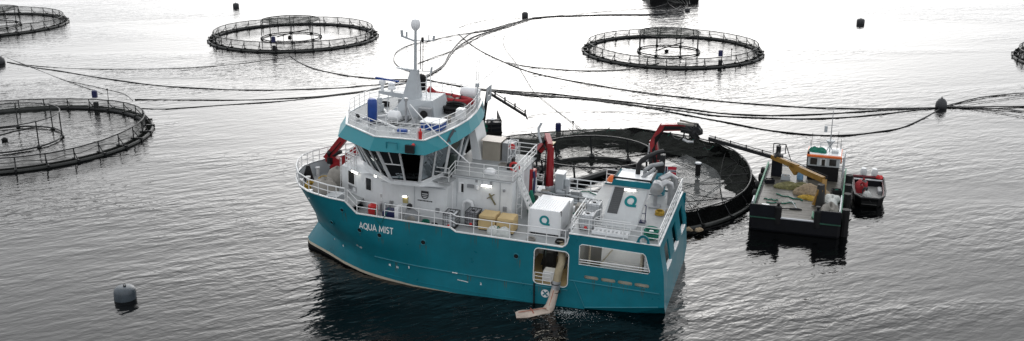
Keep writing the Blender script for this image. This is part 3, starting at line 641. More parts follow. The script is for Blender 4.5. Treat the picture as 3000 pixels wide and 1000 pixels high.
part(G().tube([(20.6, 3.05, 11.25), (20.45, 3.05, 11.25), (20.4, 3.05, 11.25), (19.7, 3.05, 11.25), (19.65, 3.05, 11.25), (19.5, 3.05, 11.25)], [.05, .3, .36, .36, .3, .05], 14), 'life_raft_canister', whiteb, smooth=True)
g = G(); g.rail([(20.5, 3.5, 10.7), (19.6, 3.5, 10.7)], .55, 2, .45, .025); g.tube([(20.2, 3.0, 11.5), (20.2, 3.0, 11.85), (19.8, 3.0, 11.85), (19.8, 3.0, 11.5)], .03, 5); part(g, 'raft_cradle', railw)
g = G(); g.tube([(19.0, 3.4, 10.7), (19.0, 3.4, 12.6)], .09, 8); g.tube([(19.0, 3.4, 12.3), (18.3, 3.3, 10.7)], .05, 6); g.lathe([(.16, 0), (.16, .18)], (19.0, 3.4, 12.55), 10); part(g, 'davit_post', steel)
g = G(); g.tube([(18.7, 3.4, 12.3), (16.3, 4.8, 10.9), (13.8, 4.6, 8.9)], .04, 6); part(g, 'stay_wire', railw)
g = G()
for q in ((20.9, 4.2), (20.1, 4.4)): g.tube([(q[0], q[1], 10.7), (q[0] + .1, q[1] - .6, 12.9)], .022, 5)
g.tube([(20.95, 3.9, 11.8), (20.15, 4.1, 11.8)], .02, 5); part(g, 'whip_antenna', greyp)
part(G().bbox(16.2, 17.7, 2.6, 3.9, 10.72, 11.2, .05), 'roof_locker', blue); part(G().bbox(16.15, 17.75, 2.55, 3.95, 11.2, 11.3, .03), 'locker_lid', whiteb)
part(G().bbox(18.2, 18.9, 5.0, 5.4, 10.72, 10.95, .05), 'roof_locker', blue)
for k, q in enumerate(((20.9, -3.2), (21.8, -2.6), (22.3, 1.8), (17.3, 4.6), (19.6, 1.9), (16.6, 1.2))): part(G().bbox(q[0] - .2, q[0] + .22, q[1] - .18, q[1] + .18, 10.72, 10.95 + .09 * (k % 3), .03), 'roof_box', (greyp, midg, canvas)[k % 3])
for k in range(6): part(G().tube([(21.5 - k * .6, 4.6 - .2 * k, 10.74), (21.0 - k * .6, 3.6 - .3 * k, 10.76), (20.2 - k * .3, 2.2 - .2 * k, 10.75)], .03, 5), 'roof_cable', (black, midg, darkm)[k % 3])
g = G(); g.lathe([(.12, 0), (.13, .5), (.1, .55)], (16.75, 6.35, 10.75), 10); g.tube([(16.75, 6.35, 11.3), (16.75, 6.35, 11.5)], .05, 6); part(g, 'smoke_float', redb); part(G().beam((16.95, 6.35, 10.7), (16.95, 6.35, 11.55), .16, .1), 'float_bracket', railw)
g = G(); g.ell((17.1, 6.75, 10.35), .13, .13, .16); part(g, 'light_buoy', redb)
res = group_part('rescue_boat', label='red inflatable rescue boat stowed on the wheelhouse roof')
g = G(); g.tube([(19.6, -2.9, 11.15), (18.2, -2.6, 11.25), (16.9, -2.9, 11.15), (16.3, -3.4, 11.2), (16.9, -3.95, 11.15), (18.2, -4.2, 11.2), (19.6, -4.1, 11.3), (20.1, -3.9, 11.75)], .26, 8); part(g, 'tube', redc, res, smooth=True)
part(G().box(17.0, 19.5, -3.9, -3.0, 10.85, 11.0), 'floor', darkm, res)
for q in ((18.9, -2.75), (18.2, -2.62), (17.5, -2.75), (17.4, -4.05), (18.2, -4.2), (19.0, -4.15)): part(G().ring((0, 0, 0), .27, .035, 12, 5), 'strap', darkm, res).matrix_local = T(q[0], q[1], 11.2) @ Matrix.Rotation(R(90), 4, 'Y')
part(G().heap((18.3, -3.4, 11.0), .7, .4, .4, 14, 5, 130, .35), 'stowed_gear', canvas, res)
g = G(); g.beam((17.6, -3.9, 11.25), (17.6, -2.9, 11.25), .25, .08); g.beam((18.6, -3.9, 11.25), (18.6, -2.8, 11.25), .25, .08); part(g, 'thwart', canvas, res)
g = G(); g.coil((17.1, -1.6, 10.7), .75, .13, 3, 18, 2); part(g, 'hose_coil', black)
g = G(); g.tube([(17.9, -5.4, 11.4), (17.7, -5.4, 11.4), (16.6, -5.4, 11.4), (16.4, -5.4, 11.4)], [.3, .42, .42, .3], 14); part(g, 'life_raft_canister', whiteb, smooth=True)
g = G()
for yy in (-5.0, -5.55): g.tube([(16.6, yy, 10.7), (16.5, yy, 14.0)], .03, 5)
for zz in (12.6, 14.0): g.tube([(16.53, -5.0, zz), (16.53, -5.55, zz)], .03, 5)
part(g, 'antenna_frame', railw)
g = G(); g.tube([(15.95, -3.5, 10.7), (15.95, -3.5, 12.4)], .05, 6); g.tube([(15.95, -3.5, 11.9), (15.7, -3.0, 10.7)], .03, 5); g.tube([(15.95, -3.5, 11.9), (16.5, -3.7, 10.7)], .03, 5); g.bbox(15.8, 16.1, -3.6, -3.4, 12.35, 12.65, .03); g.tube([(15.9, -3.5, 12.6), (14.2, -3.3, 14.2)], .02, 5); part(g, 'searchlight_stand', greyp)
part(plate([(-6.6, 10.75), (-5.4, 10.7), (-5.4, 11.9), (-6.6, 11.95)], [[(-6.2, 11.15), (-5.8, 11.15), (-5.8, 11.55), (-6.2, 11.55)]], .05, lambda u, v, t: (15.75 + t, u, v)), 'wing_screen', greyp)
part(G().bbox(15.7, 16.3, -.3, .4, 10.72, 11.5, .04), 'roof_ladder_hatch', railw)
g = G()
for a, b in (((22.6, 2.2), (19.2, 4.6)), ((23.3, -1.5), (20.2, 2.8)), ((21.2, 1.6), (22.9, 3.6))): g.beam((*a, 10.78), (*b, 10.78), .16, .14)
part(g, 'roof_coaming', railw); g = G().coil((22.6, -1.2, 10.7), .3, .05, 4, 14, 6); part(g, 'rope_coil', black)
for q in ((21.2, 5.2), (20.4, 5.5), (19.0, 5.7), (22.5, 3.4), (18.0, 5.3)): part(G().lathe([(.09, 0), (.1, .2), (.05, .28)], (q[0], q[1], 10.7), 8), 'roof_vent', railw)
part(G().tube([(22.9, 3.2, 11.0), (22.75, 3.4, 11.1), (22.6, 3.6, 11.0)], .12, 8), 'fog_horn', darkm)
# ---- rails round the decks
def edge(s, off=.06, dz=.05): return (s if s < 28.9 else 28.9, max(0, lerp_curve(BD, s) - off), ztop(s) + dz)
xs = [22.67, 23.4, 24.1, 25, 25.9, 26.6, 27.3, 27.8, 28.2, 28.55, 28.8, 28.95]
pb = [edge(s) for s in xs]; path = pb + [(29.0, 0, ztop(29) + .05)] + [(a, -b, c) for a, b, c in reversed(pb)]
part(G().rail(path, .9, 2, 1.25, .03, rtop=.05), 'bow_rail', railw)
part(G().rail([(22.5, HB - .06, 5.25), (21.74, HB - .06, 4.53), (20.2, HB - .06, 4.5)], .95, 2, 1.2, .028), 'side_rail', railw)
part(G().rail([(19.6, HB - .06, 4.5), (17, HB - .06, 4.48), (14.65, HB - .06, 4.46)], 1.0, 2, 1.25, .028), 'side_rail', railw)
part(G().rail([(14.65, HB - .06, 4.4), (14.2, HB - .06, 4.2), (10.3, HB - .06, 4.2), (6.35, HB - .06, 4.25)], 1.12, 2, 1.28, .03), 'side_rail', railw)
part(G().rail([(21.74, -HB + .06, 4.53), (14.5, -HB + .06, 4.45), (11, -HB + .06, 4.2)], 1.0, 2, 1.3, .028), 'side_rail', railw)
part(G().rail([(9.2, -5.5, 4.2), (6.0, -5.5, 4.2)], 1.1, 3, 1.1, .04), 'side_rail', railw)
part(G().rail([(5.98, HB - .2, 5.24), (.05, HB - .2, 5.24), (.05, -HB + .2, 5.24), (5.9, -HB + .2, 5.24)], 1.1, 3, 1.25, .032), 'stern_rail', railw)
part(G().rail([(6.02, HB - .2, 5.12), (6.02, 1.2, 5.12)], 1.1, 3, 1.2, .03), 'deck_break_rail', railw)
part(G().rail([(17.4, 3.25, 6.82), (15.75, 3.2, 6.82), (15.7, 2.0, 7.06), (11.3, 2.0, 7.06), (11.3, -4.4, 7.06)], 1.0, 3, 1.2, .03), 'platform_rail', railw)
part(G().rail([(15.4, -4.5, 7.06), (11.3, -4.5, 7.06)], 1.0, 3, 1.2, .03), 'platform_rail', railw)
# stair from the platform to the deck and truss ladders
g = G()
for yy in (.2, 1.0): g.beam((11.3, yy, 7.0), (9.9, yy, 3.95), .06, .16)
for k in range(9): g.box(11.2 - k * .155 - .12, 11.2 - k * .155 + .12, .2, 1.0, 6.75 - k * .34, 6.79 - k * .34)
g.rail([(11.3, 1.0, 7.0), (9.9, 1.0, 3.95)], .9, 2, 1.6, .025); part(g, 'stair', railw)
g = G()
for a, b in ((11.25, .9), (10.85, .9)): g.tube([(a, b, 3.9), (a, b, 8.2)], .04, 5)
for k in range(10): g.tube([(11.25, .9, 4.1 + k * .42), (10.85, .9, 4.1 + (k + (k % 2)) * .42)], .025, 5)
part(g, 'truss_ladder', railw)
g = G(); g.rail([(25.3, 1.1, 4.46), (25.35, .8, 4.46)], 2.3, 7, .4, .025); part(g, 'house_ladder', railw); g = G(); g.rail([(24.3, 1.9, 6.4), (23.6, 2.2, 6.4)], 1.3, 4, .5, .03); part(g, 'house_ladder', railw)
g = G(); g.rail([(24.9, 1.0, 6.38), (24.9, -1.0, 6.38)], 1.0, 3, .7, .03); g.rail([(24.9, 1.0, 6.38), (23.6, 1.9, 6.38)], 1.0, 3, .7, .03); part(g, 'house_top_rail', railw)
# ---- foredeck
fc = group_part('fore_crane', label='red folded knuckle boom crane on the foredeck')
g = G(); g.lathe([(.5, 0), (.45, .8), (.35, .9)], (26.2, -1.9, 4.46), 12); part(g, 'pedestal', white, fc)
g = G(); g.beam((26.3, -2.0, 5.2), (27.9, -2.1, 5.75), .6, .7); part(g, 'post', red, fc)
g = G(); g.beam((27.95, -2.1, 5.6), (25.9, -2.0, 8.2), .6, .62, (0, 1, 0)); g.beam((27.0, -2.35, 6.5), (26.3, -2.3, 7.3), .08, .3, (0, 1, 0)); part(g, 'boom', red, fc)
g = G(); g.beam((27.3, -1.7, 4.95), (24.9, -1.6, 7.0), .55, .55, (0, 1, 0)); part(g, 'jib', red, fc)
g = G(); g.tube([(27.8, -1.95, 5.7), (26.6, -1.8, 6.4)], .14, 8); g.lathe([(.3, -.2), (.3, .3)], (27.6, -1.9, 5.5), 10); g.tube([(27.9, -2.4, 5.3), (27.6, -1.6, 6.3)], .16, 6); part(g, 'hydraulics', darkm, fc)
lift_lbl = mat('crane_letters', (.6, .5, .3), .5)
g = G()
for k in range(8): g.add([(27.45 - k * .12, -1.785, 6.0 + k * .14), (27.38 - k * .12, -1.785, 6.08 + k * .14), (27.3 - k * .12, -1.785, 6.0 + k * .14), (27.37 - k * .12, -1.785, 5.92 + k * .14)], [(0, 1, 2, 3)])
part(g, 'boom_lettering', lift_lbl, fc)
g = G(); g.heap((25.9, 2.6, 4.46), 1.05, 1.3, 1.15, 20, 7, 11, .2); part(g, 'covered_windlass', canvas, smooth=True, label='windlass under a grey canvas cover')
g = G(); g.heap((26.0, .2, 4.46), .9, 1.0, 1.3, 20, 7, 12, .15); part(g, 'covered_windlass', canvas, smooth=True)
for (bx, by) in ((28.1, 2.2), (27.9, 1.4), (27.3, -3.6), (28.3, -1.0), (26.3, 4.2)):
    g = G(); g.lathe([(.14, 0), (.14, .55), (.2, .6), (.2, .68)], (bx, by, 4.46), 10); part(g, 'mooring_bollard', railw)
for (bx, by) in ((28.3, .6), (27.4, -2.2)):
    g = G(); g.hexa([(bx - .5, by - .1, 4.46), (bx + .5, by - .1, 4.46), (bx + .5, by + .1, 4.46), (bx - .5, by + .1, 4.46), (bx - .1, by - .08, 5.75), (bx + .1, by - .08, 5.75), (bx + .1, by + .08, 5.75), (bx - .1, by + .08, 5.75)]); part(g, 'fairlead_horn', darkm)
part(G().coil((27.1, 2.2, 4.46), .55, .07, 5, 18, 3), 'rope_coil', yellow); part(G().coil((27.0, .4, 4.46), .4, .06, 5, 18, 5), 'rope_coil', yellow)
part(G().bbox(24.6, 25.4, 4.2, 4.8, 4.46, 4.75, .04), 'foredeck_hatch', blue)
g = G(); g.box(24.0, 25.0, 3.1, 4.3, 4.46, 4.9); part(g, 'foredeck_locker', greyp)
# side deck clutter by the house
g = G(); g.lathe([(.32, 0), (.36, .2), (.36, .75), (.15, .9)], (21.2, 4.3, 3.9), 12); part(g, 'fuel_drum', redb, smooth=True)
g = G(); g.bbox(19.0, 20.1, 4.2, 5.2, 3.9, 4.65, .05); part(g, 'hose_box', navy); part(G().bbox(18.8, 19.1, 4.5, 5.3, 3.9, 5.1, .03), 'white_locker', whiteb)
wn = group_part('deck_winch', label='grey deck winch with black control head beside the rail')
g = G(); g.hexa([(18.4, 4.3, 3.9), (17.3, 4.3, 3.9), (17.3, 5.2, 3.9), (18.4, 5.2, 3.9), (18.3, 4.4, 5.0), (17.5, 4.4, 4.6), (17.5, 5.1, 4.6), (18.3, 5.1, 5.0)]); part(g, 'frame', midg, wn)
g = G(); g.tube([(17.85, 4.2, 4.3), (17.85, 5.3, 4.3)], .3, 12); part(g, 'drum', canvas, wn); part(G().bbox(18.0, 18.35, 4.5, 4.9, 5.0, 5.3, .08), 'control_head', darkm, wn)
part(G().coil((16.9, 4.8, 3.9), .25, .05, 5, 14, 9), 'rope_coil', greenr); g = G().tube([(20.6, 4.8, 3.95), (20.5, 5.4, 4.9), (20.3, HB + .05, 4.4), (19.9, HB + .06, 3.9), (19.6, HB + .05, 4.5), (19.5, 5.3, 5.0)], .025, 5); part(g, 'rope_loop', greenr)
for k in range(3): part(G().lathe([(.1, 0), (.1, .7), (.06, .8)], (20.9 - k * .35, 3.5, 3.9), 8), 'gas_bottle', (steel, greyp, midg)[k])
# ---- platform equipment
part(G().bbox(13.6, 15.0, -3.6, -2.2, 7.06, 8.55, .05), 'electrical_cabinet', mat('cabinet_beige', (.33, .30, .25), .5, var=.1)); part(G().bbox(12.6, 13.5, -3.4, -2.4, 7.06, 8.5, .04), 'gear_locker', midg)
part(G().box(13.5, 15.1, -3.7, -2.1, 8.55, 8.6), 'cabinet_lid', mat('lid_cream', (.6, .54, .48), .5)); part(G().lathe([(.25, 0), (.25, .06)], (0, 0, 0), 14), 'life_ring', redb).matrix_local = T(12.6, -2.0, 8.4) @ Matrix.Rotation(R(90), 4, 'X')
g = G(); g.ring((0, 0, 0), .33, .09, 20, 6); part(g, 'life_ring', redb).matrix_local = T(11.6, .6, 7.7) @ Matrix.Rotation(R(80), 4, 'X')
part(G().bbox(13.0, 13.8, .4, 1.2, 7.06, 7.4, .15), 'platform_hatch', whiteb); part(G().bbox(15.9, 16.5, 1.0, 1.6, 7.06, 8.3, .06), 'platform_bin', mat('bin_green', (.02, .035, .03), .5))
g = G(); g.loft([[(15.7, -4.2, 7.06), (15.7, -2.0, 7.06), (15.0, -2.0, 7.06), (15.0, -4.2, 7.06)], [(16.1, -4.2, 9.6), (16.1, -2.0, 9.6), (15.6, -2.0, 9.6), (15.6, -4.2, 9.6)]], True); part(g, 'stair_casing', white)
g = G(); g.bbox(12.0, 12.5, -.9, -.4, 7.06, 7.55, .04); g.box(12.0, 12.12, -.9, -.4, 7.5, 8.0); part(g, 'platform_chair', darkm)
g = G()
for a in ((12.7, -1.4), (12.1, -1.4), (12.1, -2.0), (12.7, -2.0)): g.tube([(*a, 7.06), (*a, 9.0)], .03, 5)
for zz in (7.7, 8.4, 9.0): g.tube([(12.7, -1.4, zz), (12.1, -1.4, zz), (12.1, -2.0, zz), (12.7, -2.0, zz), (12.7, -1.4, zz)], .025, 5)
g.tube([(12.7, -1.4, 7.1), (12.1, -1.4, 8.4)], .02, 5); g.tube([(12.1, -1.4, 7.1), (12.7, -1.4, 9.0)], .02, 5); part(g, 'truss_frame', railw)
# ---- starboard work area amidships
part(G().box(6.4, 11.2, -5.7, -3.2, 3.9, 4.35), 'machinery_bed', greyp)
mc = group_part('mid_crane', label='dark red column crane amidships with folded arm')
g = G(); g.lathe([(.42, 0), (.38, .9), (.3, 1.0)], (10.1, -4.5, 3.9), 12); part(g, 'pedestal', greyp, mc)
g = G(); g.tube([(10.15, -4.5, 4.7), (10.2, -4.5, 8.0)], [.34, .26], 8); part(g, 'column', red, mc)
g = G(); g.beam((10.15, -4.2, 8.1), (10.9, -6.0, 8.4), .4, .5); part(g, 'boom', red, mc)
g = G(); g.beam((10.9, -5.4, 8.2), (11.4, -4.8, 7.0), .35, .4); g.lathe([(.3, -.3), (.35, .3)], (11.3, -4.6, 7.0), 8); part(g, 'jib', darkm, mc); part(G().beam((10.95, -5.2, 7.9), (11.25, -4.9, 7.4), .42, .46), 'jib_plate', red, mc)
g = G(); g.tube([(11.0, -4.6, 8.2), (11.25, -4.7, 8.8), (11.3, -4.8, 9.3), (11.1, -4.9, 9.7)], .1, 8); part(g, 'hose_bend', greyp, mc)
part(G().box(9.9, 10.4, -4.9, -4.2, 8.3, 8.34), 'boom_top_plate', lift_lbl, mc)
part(G().bbox(8.95, 9.6, -4.9, -4.0, 3.9, 6.0, .05), 'control_cabinet', greyp); part(G().box(8.9, 9.65, -4.95, -3.95, 6.0, 6.08), 'cabinet_top', whiteb); part(G().bbox(8.55, 8.93, -4.8, -4.3, 5.0, 5.6, .04), 'junction_box', greyp)
part(G().bbox(11.3, 11.95, -4.9, -4.2, 5.2, 6.0, .05), 'red_tool_box', mat('coral_red', (.5, .06, .05), .45)); part(G().tube([(11.6, -4.5, 6.0), (11.6, -4.5, 6.5), (11.35, -4.5, 7.0)], .1, 8), 'exhaust_pipe', midg)
part(G().hexa([(11.2, -5.0, 3.9), (12.6, -5.0, 3.9), (12.6, -3.6, 3.9), (11.2, -3.6, 3.9), (11.3, -4.9, 5.3), (12.3, -4.9, 6.0), (12.3, -3.7, 6.0), (11.3, -3.7, 5.3)]), 'engine_cowl', white)
g = G(); g.tube([(10.9, -1.6, 5.1), (10.9, -1.65, 6.9)], .14, 8); part(g, 'hanging_oilskin', redc); g = G(); g.tube([(10.65, -1.55, 5.0), (10.62, -1.6, 6.2), (10.7, -1.6, 6.8)], .1, 7); part(g, 'hanging_oilskin', navy)
g = G(); g.tube([(10.5, -.6, 3.9), (10.55, -.6, 4.8), (10.6, -.7, 5.6)], [.3, .34, .12], 8); part(g, 'hanging_net', greenr)
for k, (yy, zz) in enumerate(((-2.9, 4.25), (-2.4, 4.2), (-1.9, 4.15), (-3.4, 4.6), (-3.0, 4.7))):
    pts = [(11.0 - j * .5, yy + .12 * math.sin(j * 1.3 + k), zz + .05 * math.sin(j * 2.1 + k)) for j in range(11)]
    part(G().tube(pts, .1 - .01 * k, 7), 'deck_pipe', (greyp, canvas, steel, greyp, midg)[k])
for k in range(5): part(G().tube([(10.3 - k * 1.0, -2.2, 3.9), (10.3 - k * 1.0, -2.2, 5.0)], .03, 5), 'pipe_stanchion', darkm)
for k in range(3): part(G().bbox(9.9 - k * 1.2, 10.6 - k * 1.2, -4.0, -3.5, 4.35, 4.7 + .12 * k, .04), 'valve_block', (canvas, greyp, midg)[k])
part(G().bbox(7.3, 9.7, -.6, .6, 3.9, 5.45, .04), 'deck_locker', whiteb); part(G().hexa([(9.1, -1.6, 3.9), (10.5, -1.6, 3.9), (10.5, -.8, 3.9), (9.1, -.8, 3.9), (9.1, -1.6, 5.1), (10.4, -1.5, 5.2), (10.4, -.9, 5.2), (9.1, -.8, 5.1)]), 'tool_chest', mat('chest_dark', (.09, .09, .09), .5))
part(G().bbox(6.4, 7.0, -.6, .2, 3.9, 5.2, .04), 'tool_chest', canvas)
part(G().lathe([(.35, 0), (.38, .1), (.25, .35), (.1, .5)], (5.4, -5.2, 5.6), 8), 'orange_float', orange)
rg = random.Random(77)
for k in range(26):      # cables, hoses and ropes strewn over the working side
    x0, y0 = rg.uniform(6.6, 10.8), rg.uniform(-5.4, -1.0); L = rg.uniform(.8, 2.6); zb = 4.4 if y0 < -3.2 else 3.94
    pts = [(min(11, x0 + L * (q / 8 - .5)), max(-5.6, min(-.9, y0 + .35 * math.sin(q * rg.uniform(.7, 1.1) + k))), zb + abs(.25 * math.sin(q * .8 + k)) * (k % 3 == 0)) for q in range(9)]
    part(G().tube(pts, rg.uniform(.025, .06), 5), 'loose_cable', rg.choice([black, darkm, canvas, greenr, steel, bagw, bagw]))
for k in range(9):
    x0, y0 = rg.uniform(6.8, 10.6), rg.uniform(-5.2, -2.0); zb = 4.35 if y0 < -3.2 else 3.9; q = rg.uniform(.18, .4)
    part(G().bbox(x0, x0 + q * 1.4, y0, y0 + q, zb, zb + rg.uniform(.2, .7), .03), 'gear_case', rg.choice([midg, greyp, canvas, darkm, whiteb]))
for k, (x0, y0, z0) in enumerate(((9.0, 4.9, 3.9), (7.0, 4.6, 3.9), (3.4, -2.6, 5.1), (4.6, -4.2, 5.1), (3.2, -4.6, 5.1), (13.0, -1.2, 7.06), (16.2, 4.9, 3.9))):
    part(G().coil((x0, y0, z0), .26 + .03 * (k % 3), .035, 4, 14, 30 + k), 'rope_coil', (canvas, black, greenr, yellow, black, canvas, black)[k])
# low stair to the aft deck
g = G()
for k in range(4): g.box(6.2 + k * .26, 6.46 + k * .26, 2.0, 3.4, 3.9, 4.85 - k * .25)
part(g, 'deck_steps', midg)
# ---- aft deck: casing with louvre, teal cap, pipes, crane
fs_ = group_part('exhaust_casing', label='inclined white casing with louvre panel and ring emblem')
def slant(x0, x1, y0, y1, z0, z1, dx): return G().hexa([(x0, y0, z0), (x1, y0, z0), (x1, y1, z0), (x0, y1, z0), (x0 + dx, y0, z1), (x1 + dx, y0, z1), (x1 + dx, y1, z1), (x0 + dx, y1, z1)])
part(slant(2.04, 4.45, .9, 3.26, 5.1, 8.2, -.68), 'shell', white, fs_)
g = slant(1.99 - .68 - .06, 4.5 - .68 + .06, .7, 3.42, 8.2, 8.62, -.09); part(g, 'cap', teal, fs_, label='teal cap of the casing')
part(G().box(1.3, 3.6, .85, 3.25, 8.62, 8.625), 'cap_top', whiteb, fs_)
g = G(); g.rail([(1.2, .75, 8.62), (3.75, .75, 8.62), (3.75, 3.3, 8.62), (1.2, 3.3, 8.62), (1.2, .75, 8.62)], .12, 1, 4, .06); part(g, 'cap_coaming', darkm, fs_)
def slp(u, v): return (u - .68 * (v - 5.1) / 3.1, 3.285, v)
g = G().add([slp(4.3, 6.1), slp(3.6, 6.1), slp(3.6, 8.05), slp(4.3, 8.05)], [(0, 1, 2, 3)]); part(g, 'louvre', mat('louvre_grey', (.12, .125, .13), .5), fs_)
for k in range(14): part(G().beam(slp(4.3, 6.17 + k * .14), slp(3.6, 6.17 + k * .14), .04, .05), 'louvre_slat', mat('slat_dark', (.1, .105, .11), .5), fs_)
def emblem(f, r=.42):
    """open ring with a foot to the lower right; f maps 2-D to the surface"""
    o, i_ = r, r * .56; A = [R(a) for a in range(-50, 271, 16)]
    g = G(); P = [f(o * math.cos(a), o * math.sin(a)) for a in A] + [f(i_ * math.cos(a), i_ * math.sin(a)) for a in A]; n_ = len(A)
    g.add(P, [(k, k + 1, n_ + k + 1, n_ + k) for k in range(n_ - 1)])
    g.add([f(0, -o), f(r * 1.12, -o), f(r * 1.12, -i_), f(0, -i_)], [(0, 1, 2, 3)])
    return g
part(emblem(lambda a, b: slp(2.95 - a, 7.15 + b)), 'ring_emblem', tealogo, fs_)
g = G(); g.tube([(2.4, 1.6, 8.5), (2.4, 1.6, 9.3), (2.2, 1.5, 9.6), (1.9, 1.2, 9.8), (1.4, .6, 10.0), (1.0, .0, 10.0)], .17, 8); part(g, 'exhaust_pipe', darkm, smooth=True)
g = G(); g.tube([(1.9, 1.7, 8.5), (1.9, 1.7, 9.0), (1.6, 1.2, 9.2), (.9, .4, 9.2)], .14, 8); g.tube([(2.0, 2.2, 8.6), (1.5, 2.2, 9.0), (1.3, 1.5, 9.1)], .12, 8); part(g, 'exhaust_pipe', midg, smooth=True)
pm = group_part('fish_pump', label='grey fish pump with bent pipes on the aft deck')
g = G(); g.lathe([(.2, -.35), (.5, -.28), (.56, 0), (.5, .28), (.2, .35)], (0, 0, 0), 16); o = part(g, 'pump_body', steel, pm, smooth=True); o.matrix_local = T(1.5, -2.0, 6.6) @ Matrix.Rotation(R(80), 4, 'X')
g = G(); g.tube([(1.4, -2.2, 6.6), (.9, -2.6, 6.9), (.6, -2.8, 6.7), (.5, -2.9, 6.2), (.5, -2.9, 5.1)], .26, 10); g.tube([(1.4, -3.0, 6.9), (.8, -3.6, 7.2), (.4, -3.8, 6.9), (.35, -3.9, 5.1)], .24, 10); part(g, 'pump_pipe', steel, pm, smooth=True)
g = G(); g.tube([(1.5, -2, 5.1), (1.5, -2, 6.2)], .14, 8); g.box(1.1, 1.9, -2.5, -1.5, 5.1, 5.2); part(g, 'pump_stand', midg, pm)
g = G(); g.beam((2.6, -3.2, 5.6), (1.2, -3.4, 5.6), .1, .1); g.beam((2.6, -4.2, 6.2), (1.2, -4.4, 6.2), .1, .1); g.tube([(2.4, -3, 5.1), (2.4, -3.3, 6.8)], .06, 5); part(g, 'pipe_frame', midg, pm)
ac = group_part('aft_crane', label='red knuckle boom crane on the aft deck with black winch head')
g = G(); g.lathe([(.55, 0), (.5, 1.6), (.42, 1.8)], (1.75, -5.0, 5.1), 12); part(g, 'pedestal', teal, ac)
g = G(); g.tube([(1.95, -5.0, 6.8), (2.05, -5.0, 7.6)], .45, 8); g.box(1.4, 1.75, -5.2, -4.7, 6.8, 8.3); g.tube([(2.35, -4.8, 6.8), (2.5, -4.8, 8.4)], .16, 8); part(g, 'slew_head', darkm, ac)
g = G(); g.beam((2.05, -5, 7.4), (2.4, -5, 9.3), .45, .55, (1, 0, 0)); part(g, 'mast_arm', red, ac)
g = G(); g.beam((2.42, -5, 9.1), (1.75, -5, 10.55), .42, .5, (1, 0, 0)); part(g, 'boom', red, ac)
g = G(); g.beam((1.95, -5, 10.35), (.1, -5, 10.6), .4, .5); part(g, 'jib', red, ac); g = G(); g.beam((.7, -4.7, 10.9), (-.7, -4.9, 10.8), .14, .14); g.beam((.6, -5.2, 11.0), (-.6, -5.2, 10.85), .12, .12); part(g, 'jib_ram', canvas, ac)
g = G(); g.heap((-.7, -5.0, 10.1), .42, .4, .75, 12, 5, 66, .35); g.tube([(-.75, -5.35, 10.45), (-.75, -4.65, 10.45)], .3, 9); g.tube([(-.2, -4.8, 10.7), (-.9, -4.7, 10.2), (-.7, -4.7, 9.7)], .1, 6); g.tube([(.4, -5, 10.45), (-.8, -5, 10.35)], .32, 8); g.tube([(-.3, -5.2, 10.1), (-.9, -4.9, 9.8)], .22, 7); part(g, 'winch_head', darkm, ac)
g = G(); g.tube([(1.2, -4.85, 10.1), (.9, -4.8, 9.7), (.5, -4.8, 9.6), (.2, -4.85, 9.8)], .07, 6); g.tube([(-.6, -5, 9.9), (-.6, -5, 8.4)], .02, 5); g.tube([(.15, -5, 10.2), (.2, -5, 9.7)], .06, 5); part(g, 'crane_hose', darkm, ac)
part(G().tube([(.2, -4.75, 9.7), (-.2, -4.75, 9.55), (-.6, -4.75, 9.6)], .1, 7), 'hook_block', steel, ac)
for k in range(5):
    part(G().tube([(1.9 + .05 * k, -4.72, 7.2), (2.2 + .05 * k, -4.7 - .02 * k, 8.6), (2.25 - .1 * k, -4.72, 9.6 + .05 * k), (1.6, -4.72, 10.3 + .06 * k), (.4, -4.74, 10.45 + .05 * k), (-.4, -4.75, 10.4)], .035, 5), 'crane_hose', black, ac)
part(G().tube([(2.7, -4.95, 7.6), (2.62, -4.95, 9.0)], .1, 7), 'lift_ram', steel, ac); part(G().box(1.75, 2.0, -4.78, -4.7, 7.9, 8.6), 'valve_bank', black, ac)
for k in range(4): part(G().tube([(10.4, -4.3 + .06 * k, 4.9), (10.5, -4.3 + .06 * k, 6.5), (10.45, -4.2, 7.7), (10.8, -4.6 - .1 * k, 8.0), (11.3, -4.7, 7.4)], .04, 5), 'crane_hose', black, mc)
for k in range(3): part(G().tube([(26.2 + .1 * k, -1.6, 5.2), (27.4, -1.6 + .05 * k, 5.3), (27.6, -1.65, 6.0), (26.6, -1.7, 7.2)], .04, 5), 'crane_hose', black, fc)
# boat-hook rack, ladder trolley, gangway
g = G(); g.rail([(2.25, 1.55, 5.1), (1.65, 1.5, 5.1)], 1.25, 2, .6, .03); g.box(1.6, 2.3, 1.3, 1.8, 5.1, 5.18); part(g, 'bottle_trolley', navy)
gw = group_part('gangway', label='white aluminium gangway lying along the aft deck')
for yy in (4.4, 5.2): part(G().beam((4.7, yy, 5.25), (2.2, yy, 5.25), .06, .2), 'side_beam', whiteb, gw)
for k in range(9): part(G().box(4.55 - k * .28, 4.68 - k * .28, 4.4, 5.2, 5.2, 5.24), 'tread', railw, gw)
part(G().rail([(4.7, 4.4, 5.3), (2.2, 4.4, 5.3)], .7, 2, 1.2, .022), 'hand_rail', railw, gw)
g = G(); g.rail([(5.1, 4.0, 5.12), (4.6, 2.8, 5.12)], 1.0, 2, .6, .03); part(g, 'hatch_rail', railw)
